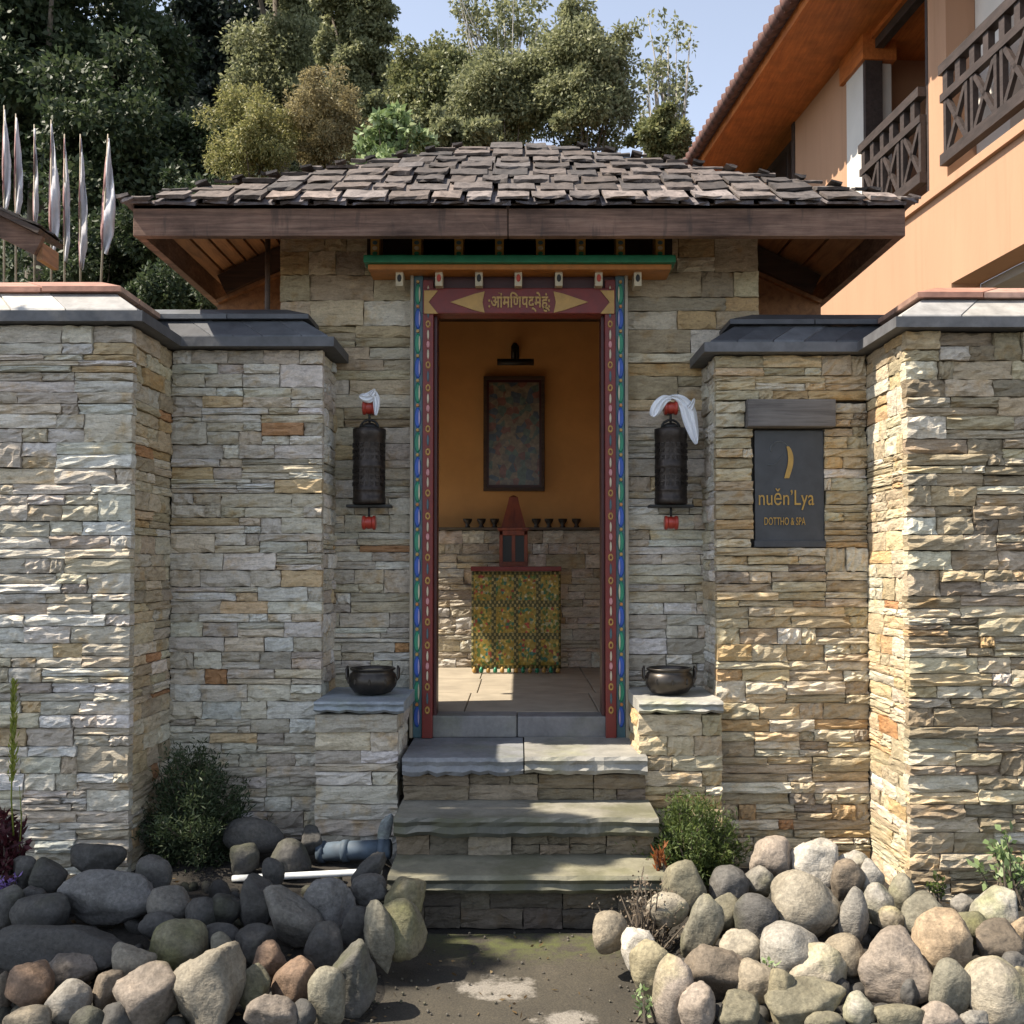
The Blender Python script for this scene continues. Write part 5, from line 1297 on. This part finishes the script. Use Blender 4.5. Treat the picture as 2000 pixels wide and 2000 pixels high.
# ------------------------------------------------------------------ prayer flags on poles
M['flag'] = mat_generic('flag_cloth', (0.50, 0.49, 0.52), 0.8, 0.2, 6, 0.2, 0.01)
M['flagred'] = mat_generic('flag_red_edge', (0.30, 0.16, 0.15), 0.8)
M['pole'] = mat_generic('bamboo_pole', (0.30, 0.25, 0.18), 0.7)
fw_names = ['leftmost', 'second', 'third', 'fourth', 'fifth', 'sixth']
flags = [(8, 206, 405, 14, 0), (31, 222, 420, 15, 0), (67, 243, 440, 9, 0), (100, 234, 488, 18, 0), (126, 262, 508, 12, 0), (157, 262, 522, 15, 0), (211, 262, 492, 22, -9)]
for i, (px, y0, y1, w, lean) in enumerate(flags):
    D = 12.2 + 0.25 * (i % 3)
    lab = 'white prayer flag nearest the roof, leaning slightly' if i == 6 else f'white vertical prayer flag, {fw_names[i]} from the left edge'
    t_ = thing('prayer_flag', lab, 'flag', tuple(at(px, 640, D)), 'white prayer flags')
    topp = at(px, y0, D); botp = at(px + lean * 2.2, 680, D)
    tube('pole', [topp, botp], [0.008, 0.016], M['pole'], t_, 7)
    bm = bmesh.new(); rows = []; N = 18; r = random.Random(i)
    for j in range(N + 1):
        t = j / N; y = y0 + 8 + (y1 - y0 - 8) * t; xc = px + lean * 2.2 * (y - y0) / (680 - y0)
        ww = 1.15 * w * min(1, 0.12 + t * 1.7) * (1 - max(0, t - 0.82) * 3.2) + r.uniform(-0.8, 0.8)
        row = []
        for k in range(6):
            q = k / 5; row.append(bm.verts.new(at(xc + ww * (q - 0.2), y + 6 * q * t, D + 0.05 * math.sin(q * 5 + t * (7 + i) + i) + 0.03 * math.sin(q * 11 + i * 2 + t * 4))))
        rows.append(row)
    for j in range(N):
        for k in range(5):
            f = bm.faces.new((rows[j][k], rows[j][k + 1], rows[j + 1][k + 1], rows[j + 1][k]))
            if k == 0: f.material_index = 1
    o = bm_obj('cloth', bm, M['flag'], t_, smooth=True); o.data.materials.append(M['flagred']); o.modifiers.new('t', 'SOLIDIFY').thickness = 0.006

# ------------------------------------------------------------------ small roof at the left edge
sh = thing('shed_roof', 'corner of a small shingled roof at the left edge', 'shed', tuple(at(0, 640, 7.2)))
pA, pB = at(-420, 215, 6.9), at(97, 466, 6.9)
up = Vector((0, 0, 1)); dv = (pB - pA).normalized()
for k, (dy, dzz) in enumerate(((0.0, 0.0),)):
    bm = bmesh.new()
    add_beam(bm, pA + Vector((0, 0.02, 0.0)), pB + Vector((0, 0.02, 0.0)), 0.36, 0.035)
    bm_obj('roof_deck', bm, M['darkwood'], sh)
beam('barge_board', pA + Vector((0, -0.10, -0.085)), pB + Vector((-0.02, -0.10, -0.085)), 0.04, 0.13, M['bargewood'] if 'bargewood' in M else M['fascia'], sh)
beam('eave_board', pB + Vector((-0.03, -0.08, -0.11)), pB + Vector((-0.03, 0.16, -0.11)), 0.04, 0.12, M['soffit'], sh)
rr = random.Random(3)
for k in range(13):
    p = pB.lerp(pA, k / 13.0) + Vector((0, -0.17, 0.03))
    for q in range(2):
        o = bpy.data.objects.new('shingle', SH[rr.randrange(len(SH))]); COL.objects.link(o)
        yd_ = -dv; xd_ = Vector((0, 1, 0)); nd_ = xd_.cross(yd_); 
        if nd_.z < 0: xd_ = -xd_; nd_ = xd_.cross(yd_)
        o.matrix_world = Matrix.Translation(p + Vector((0, 0.10 + q * 0.2, 0))) @ Matrix((xd_, yd_, nd_)).transposed().to_4x4() @ Euler((-0.06, 0, rr.uniform(-.05, .05))).to_matrix().to_4x4() @ Matrix.Diagonal((0.19, 1, 1, 1))
        gcol = rr.uniform(0.5, 1.1); o.color = (gcol, gcol, gcol, 1); setparent(o, sh)
for py_ in (0,):
    q = at(-60, 560, 7.3); box('post', q.x - 0.06, q.x + 0.06, 7.2, 7.32, 0.3, at(-60, 440, 7.3).z, M['darkwood'], sh)

# ------------------------------------------------------------------ orange building on the right
ob = thing('orange_house', 'orange plastered house with dark wooden balconies on the right', 'house', (4.3, 11, 0.4))
def mat_plaster():
    m = NT('apricot_plaster'); a = m.noise(m.pos((1, 1, 0.25), False), 2.2, 6, 0.6); b = m.noise(m.pos((6, 6, 0.35), False), 1.6, 5, 0.65); c3 = m.noise(m.pos((1, 1, 1), False), 25, 4)
    c = m.ramp(a, [(0.3, (0.385, 0.222, 0.135)), (0.7, (0.425, 0.245, 0.150))])
    c = m.mix(c, m.mix(c, (0.80, 0.76, 0.72), 1.0, 'MULTIPLY'), m.math('MULTIPLY', m.ramp(b, [(0.52, (0, 0, 0)), (0.75, (1, 1, 1))]), 0.55))
    m.color(c); m.rough(0.88); m.bump(c3, 0.3, 0.004); return m.m
M['oplaster'] = mat_plaster()
M['osoffit'] = mat_wood('orange_soffit', (0.50, 0.155, 0.035), (0.34, 0.09, 0.02), (10, 0.7, 6), 0.6)
M['white_wall'] = mat_generic('pale_paint', (0.58, 0.55, 0.51), 0.8, 0.08, 3, 0.1, 0.002)
M['railwood'] = mat_wood('rail_wood', (0.050, 0.036, 0.032), (0.025, 0.018, 0.016), (10, 2, 10), 0.6)
M['grey_wall'] = mat_generic('grey_render', (0.36, 0.33, 0.30), 0.85, 0.1, 3)
M['tile'] = mat_generic('clay_tile', (0.11, 0.05, 0.04), 0.8, 0.4, 16, 0.4, 0.006)
fd = Vector((-0.082, 1, 0)); fn = Vector((-1, -0.082, 0)).normalized(); F0 = Vector((4.25, 10, 0))
def F(s, o, z): return F0 + fd * (s - 10) + fn * o + Vector((0, 0, z))
def fb(name, s0, s1, o0, o1, z0, z1, mat, parent=None):
    bm = bmesh.new(); p = [F(s, o, z) for s in (s0, s1) for o in (o0, o1) for z in (z0, z1)]
    vv = [bm.verts.new(q) for q in p]
    for f in ((0, 1, 3, 2), (4, 6, 7, 5), (0, 4, 5, 1), (2, 3, 7, 6), (0, 2, 6, 4), (1, 5, 7, 3)): bm.faces.new([vv[i] for i in f])
    return bm_obj(name, bm, mat, parent or ob)
SZ = 7.68
fb('wall', 10.0, 20, -0.3, 0, 0.3, 5.2, M['oplaster']); fb('spandrel', 4, 9.999, -0.3, 0, 4.19, 5.2, M['oplaster'])
fb('wall', 12.5, 14.3, -0.3, 0.001, 5.2, SZ, M['oplaster']); fb('wall', 17.2, 20, -0.3, 0.001, 5.2, SZ, M['oplaster']); fb('wall', 14.3, 17.2, -0.3, 0.001, 5.2, 6.1, M['oplaster'])
fb('pier', 10.05, 10.42, -0.3, 0.002, 5.2, SZ, M['oplaster'])
fb('column', 12.0, 12.498, -0.34, 0.004, 5.2, SZ - 0.3, M['white_wall']); fb('column', 9.45, 10.045, -0.6, -0.3, 5.2, SZ, M['white_wall'])
fb('column_head', 11.9, 12.6, -0.36, 0.05, SZ - 0.3, SZ, M['osoffit'])
fb('floor_trim', 4, 20, 0.003, 0.05, 5.14, 5.23, M['oplaster'])
# recess behind the balconies
fb('balcony_back', 4, 12.5, -1.9, -1.75, 5.2, SZ, M['oplaster']); fb('balcony_ceiling', 4, 12.5, -1.76, -0.05, SZ - 0.06, SZ + 0.02, M['osoffit']); fb('balcony_floor', 4, 12.5, -1.76, -0.301, 5.1, 5.199, M['grey_wall'])
fb('balcony_partition', 10.15, 10.3, -1.76, -0.301, 5.2, SZ - 0.06, M['oplaster'])
fb('balcony_partition', 12.36, 12.499, -1.76, -0.341, 5.2, SZ - 0.06, M['oplaster'])
fb('door_frame', 11.2, 11.28, -1.75, -1.7, 5.2, 7.3, M['railwood']); fb('door_leaf', 11.28, 12.3, -1.75, -1.715, 5.2, 7.3, M['darkwood'])
fb('opening_frame', 11.93, 11.999, -0.2, 0.008, 5.2, SZ - 0.02, M['railwood']); fb('opening_frame', 10.42, 11.93, -0.2, -0.1, SZ - 0.17, SZ - 0.061, M['railwood']); fb('opening_frame', 10.421, 10.47, -0.2, 0.008, 5.2, SZ - 0.02, M['railwood'])
fb('undercroft_wall', 4, 9.999, -2.4, -2.3, 0.3, 4.19, M['grey_wall']); fb('undercroft_ceiling', 4, 9.999, -2.3, -0.301, 4.1, 4.189, M['grey_wall'])
# window under the eave
wd = fb('window', 14.32, 17.18, -0.22, -0.16, 6.1, SZ, M['railwood'])
for k in range(4):
    s0 = 14.42 + k * 0.69; fb('pane', s0, s0 + 0.6, -0.158, -0.15, 6.2, SZ - 0.1, M['black'], wd)
fb('window_frame', 14.3, 14.4, -0.16, 0.02, 6.1, SZ, M['railwood'], wd); fb('window_frame', 14.4, 17.2, -0.14, 0.02, 6.1, 6.2, M['railwood'], wd); fb('window_frame', 14.4, 17.2, -0.14, 0.02, 6.8, 6.88, M['railwood'], wd)
# eave: boarded soffit, tile edge
OV = 0.92
eave = fb('eave_soffit', 4, 20, -0.3, OV, SZ + 0.001, SZ + 0.05, M['osoffit'])
fb('eave_board', 4, 20, OV - 0.0, OV + 0.03, SZ - 0.02, SZ + 0.12, M['osoffit'])
bm = bmesh.new(); vv = [bm.verts.new(F(s, o, z)) for s in (4, 20) for o, z in ((OV + 0.14, SZ + 0.10), (OV + 0.14, SZ + 0.17), (-3.5, SZ + 2.2), (-3.5, SZ + 2.1))]
for f in ((0, 1, 2, 3), (7, 6, 5, 4), (0, 4, 5, 1), (1, 5, 6, 2), (2, 6, 7, 3), (3, 7, 4, 0)): bm.faces.new([vv[i] for i in f])
rf = bm_obj('tiled_roof', bm, M['tile'], ob)
tm = None
s_ = 6.0
while s_ < 19.8:
    a0 = F(s_, OV + 0.19, SZ + 0.135); a1 = F(s_, OV - 0.4, SZ + 0.40)
    bm = bmesh.new(); add_tube(bm, [a0 - F(0, 0, 0) + F(0, 0, 0), a1], [0.085, 0.085], 10)
    bm_obj('roof_tile', bm, M['tile'], rf, smooth=True); s_ += 0.2
# railings
def railing(s0, s1):
    t_ = bpy.data.objects.new
    rl = fb('railing', s0, s1, 0.0, 0.09, 5.36, 5.47, M['railwood'])
    fb('top_rail', s0, s1, -0.005, 0.10, 6.26, 6.36, M['railwood'], rl); fb('mid_rail', s0, s1, 0.01, 0.085, 5.99, 6.07, M['railwood'], rl)
    n = max(2, round((s1 - s0) / 0.5)); st_ = (s1 - s0) / n
    for k in range(n):
        a, b = s0 + k * st_, s0 + (k + 1) * st_
        fb('baluster', a, a + 0.05, 0.02, 0.075, 5.47, 5.99, M['railwood'], rl); fb('baluster', b - 0.10, b - 0.05, 0.02, 0.075, 5.47, 5.99, M['railwood'], rl)
        for q in (0.12, 0.36): fb('spacer_block', a + q, a + q + 0.09, 0.015, 0.08, 6.07, 6.26, M['railwood'], rl)
        for (za, zb) in ((5.47, 5.99), (5.99, 5.47)):
            bm = bmesh.new(); add_beam(bm, F(a + 0.05, 0.05, za), F(b - 0.1, 0.05, zb), 0.04, 0.05); bm_obj('cross_brace', bm, M['railwood'], rl)
railing(10.45, 11.95); railing(5.0, 10.03)
# ground terrace behind the walls
tag(mesh('courtyard', [(-60, 5.17, 0.45), (60, 5.17, 0.45), (60, 16, 0.45), (-60, 16, 0.45)], [(0, 1, 2, 3)], M['floorstone']), kind='structure')

# dead leaves and grit lying on the path, the steps and between the boulders
g = np.random.default_rng(500); n = 900
xs = g.uniform(-2.2, 2.2, n); ys = g.uniform(2.95, 4.2, n); keep = (np.abs(xs) > 0.42) | (g.random(n) < 0.30); xs, ys = xs[keep], ys[keep]
keep = ~((xs > -0.53) & (xs < 0.6) & (ys > 3.94)); xs, ys = xs[keep], ys[keep]; n = len(xs)
zs = np.array([max(0.008, soil_z(x, y) + 0.012) if abs(x) > 0.36 else 0.008 for x, y in zip(xs, ys)])
dr = g.normal(size=(n, 3)); dr[:, 2] *= 0.18
tag(leaf_obj('leaf_litter', np.stack([xs, ys, zs], 1), dr, g.uniform(0.012, 0.035, n), g.uniform(0.006, 0.014, n), LF['litter'], None, 501), 'dead leaves scattered on the path and between boulders', 'leaf litter', kind='stuff')
bm = bmesh.new(); rg_ = random.Random(8)
for k in range(150):
    x = rg_.uniform(-0.5, 0.5); y = rg_.uniform(2.95, 3.98); q = rg_.uniform(0.002, 0.0065)
    if rg_.random() < 0.5: x = math.copysign(rg_.uniform(0.34, 0.52), x)
    bmesh.ops.create_icosphere(bm, subdivisions=1, radius=q, matrix=Matrix.Translation((x, y, max(0.004, soil_z(x, y) if abs(x) > 0.36 else 0) + q * 0.5)))
tag(bm_obj('grit', bm, M['rock'], None, color=(0.10, 0.088, 0.07)), 'fine grit scattered on the path', 'grit', kind='stuff')
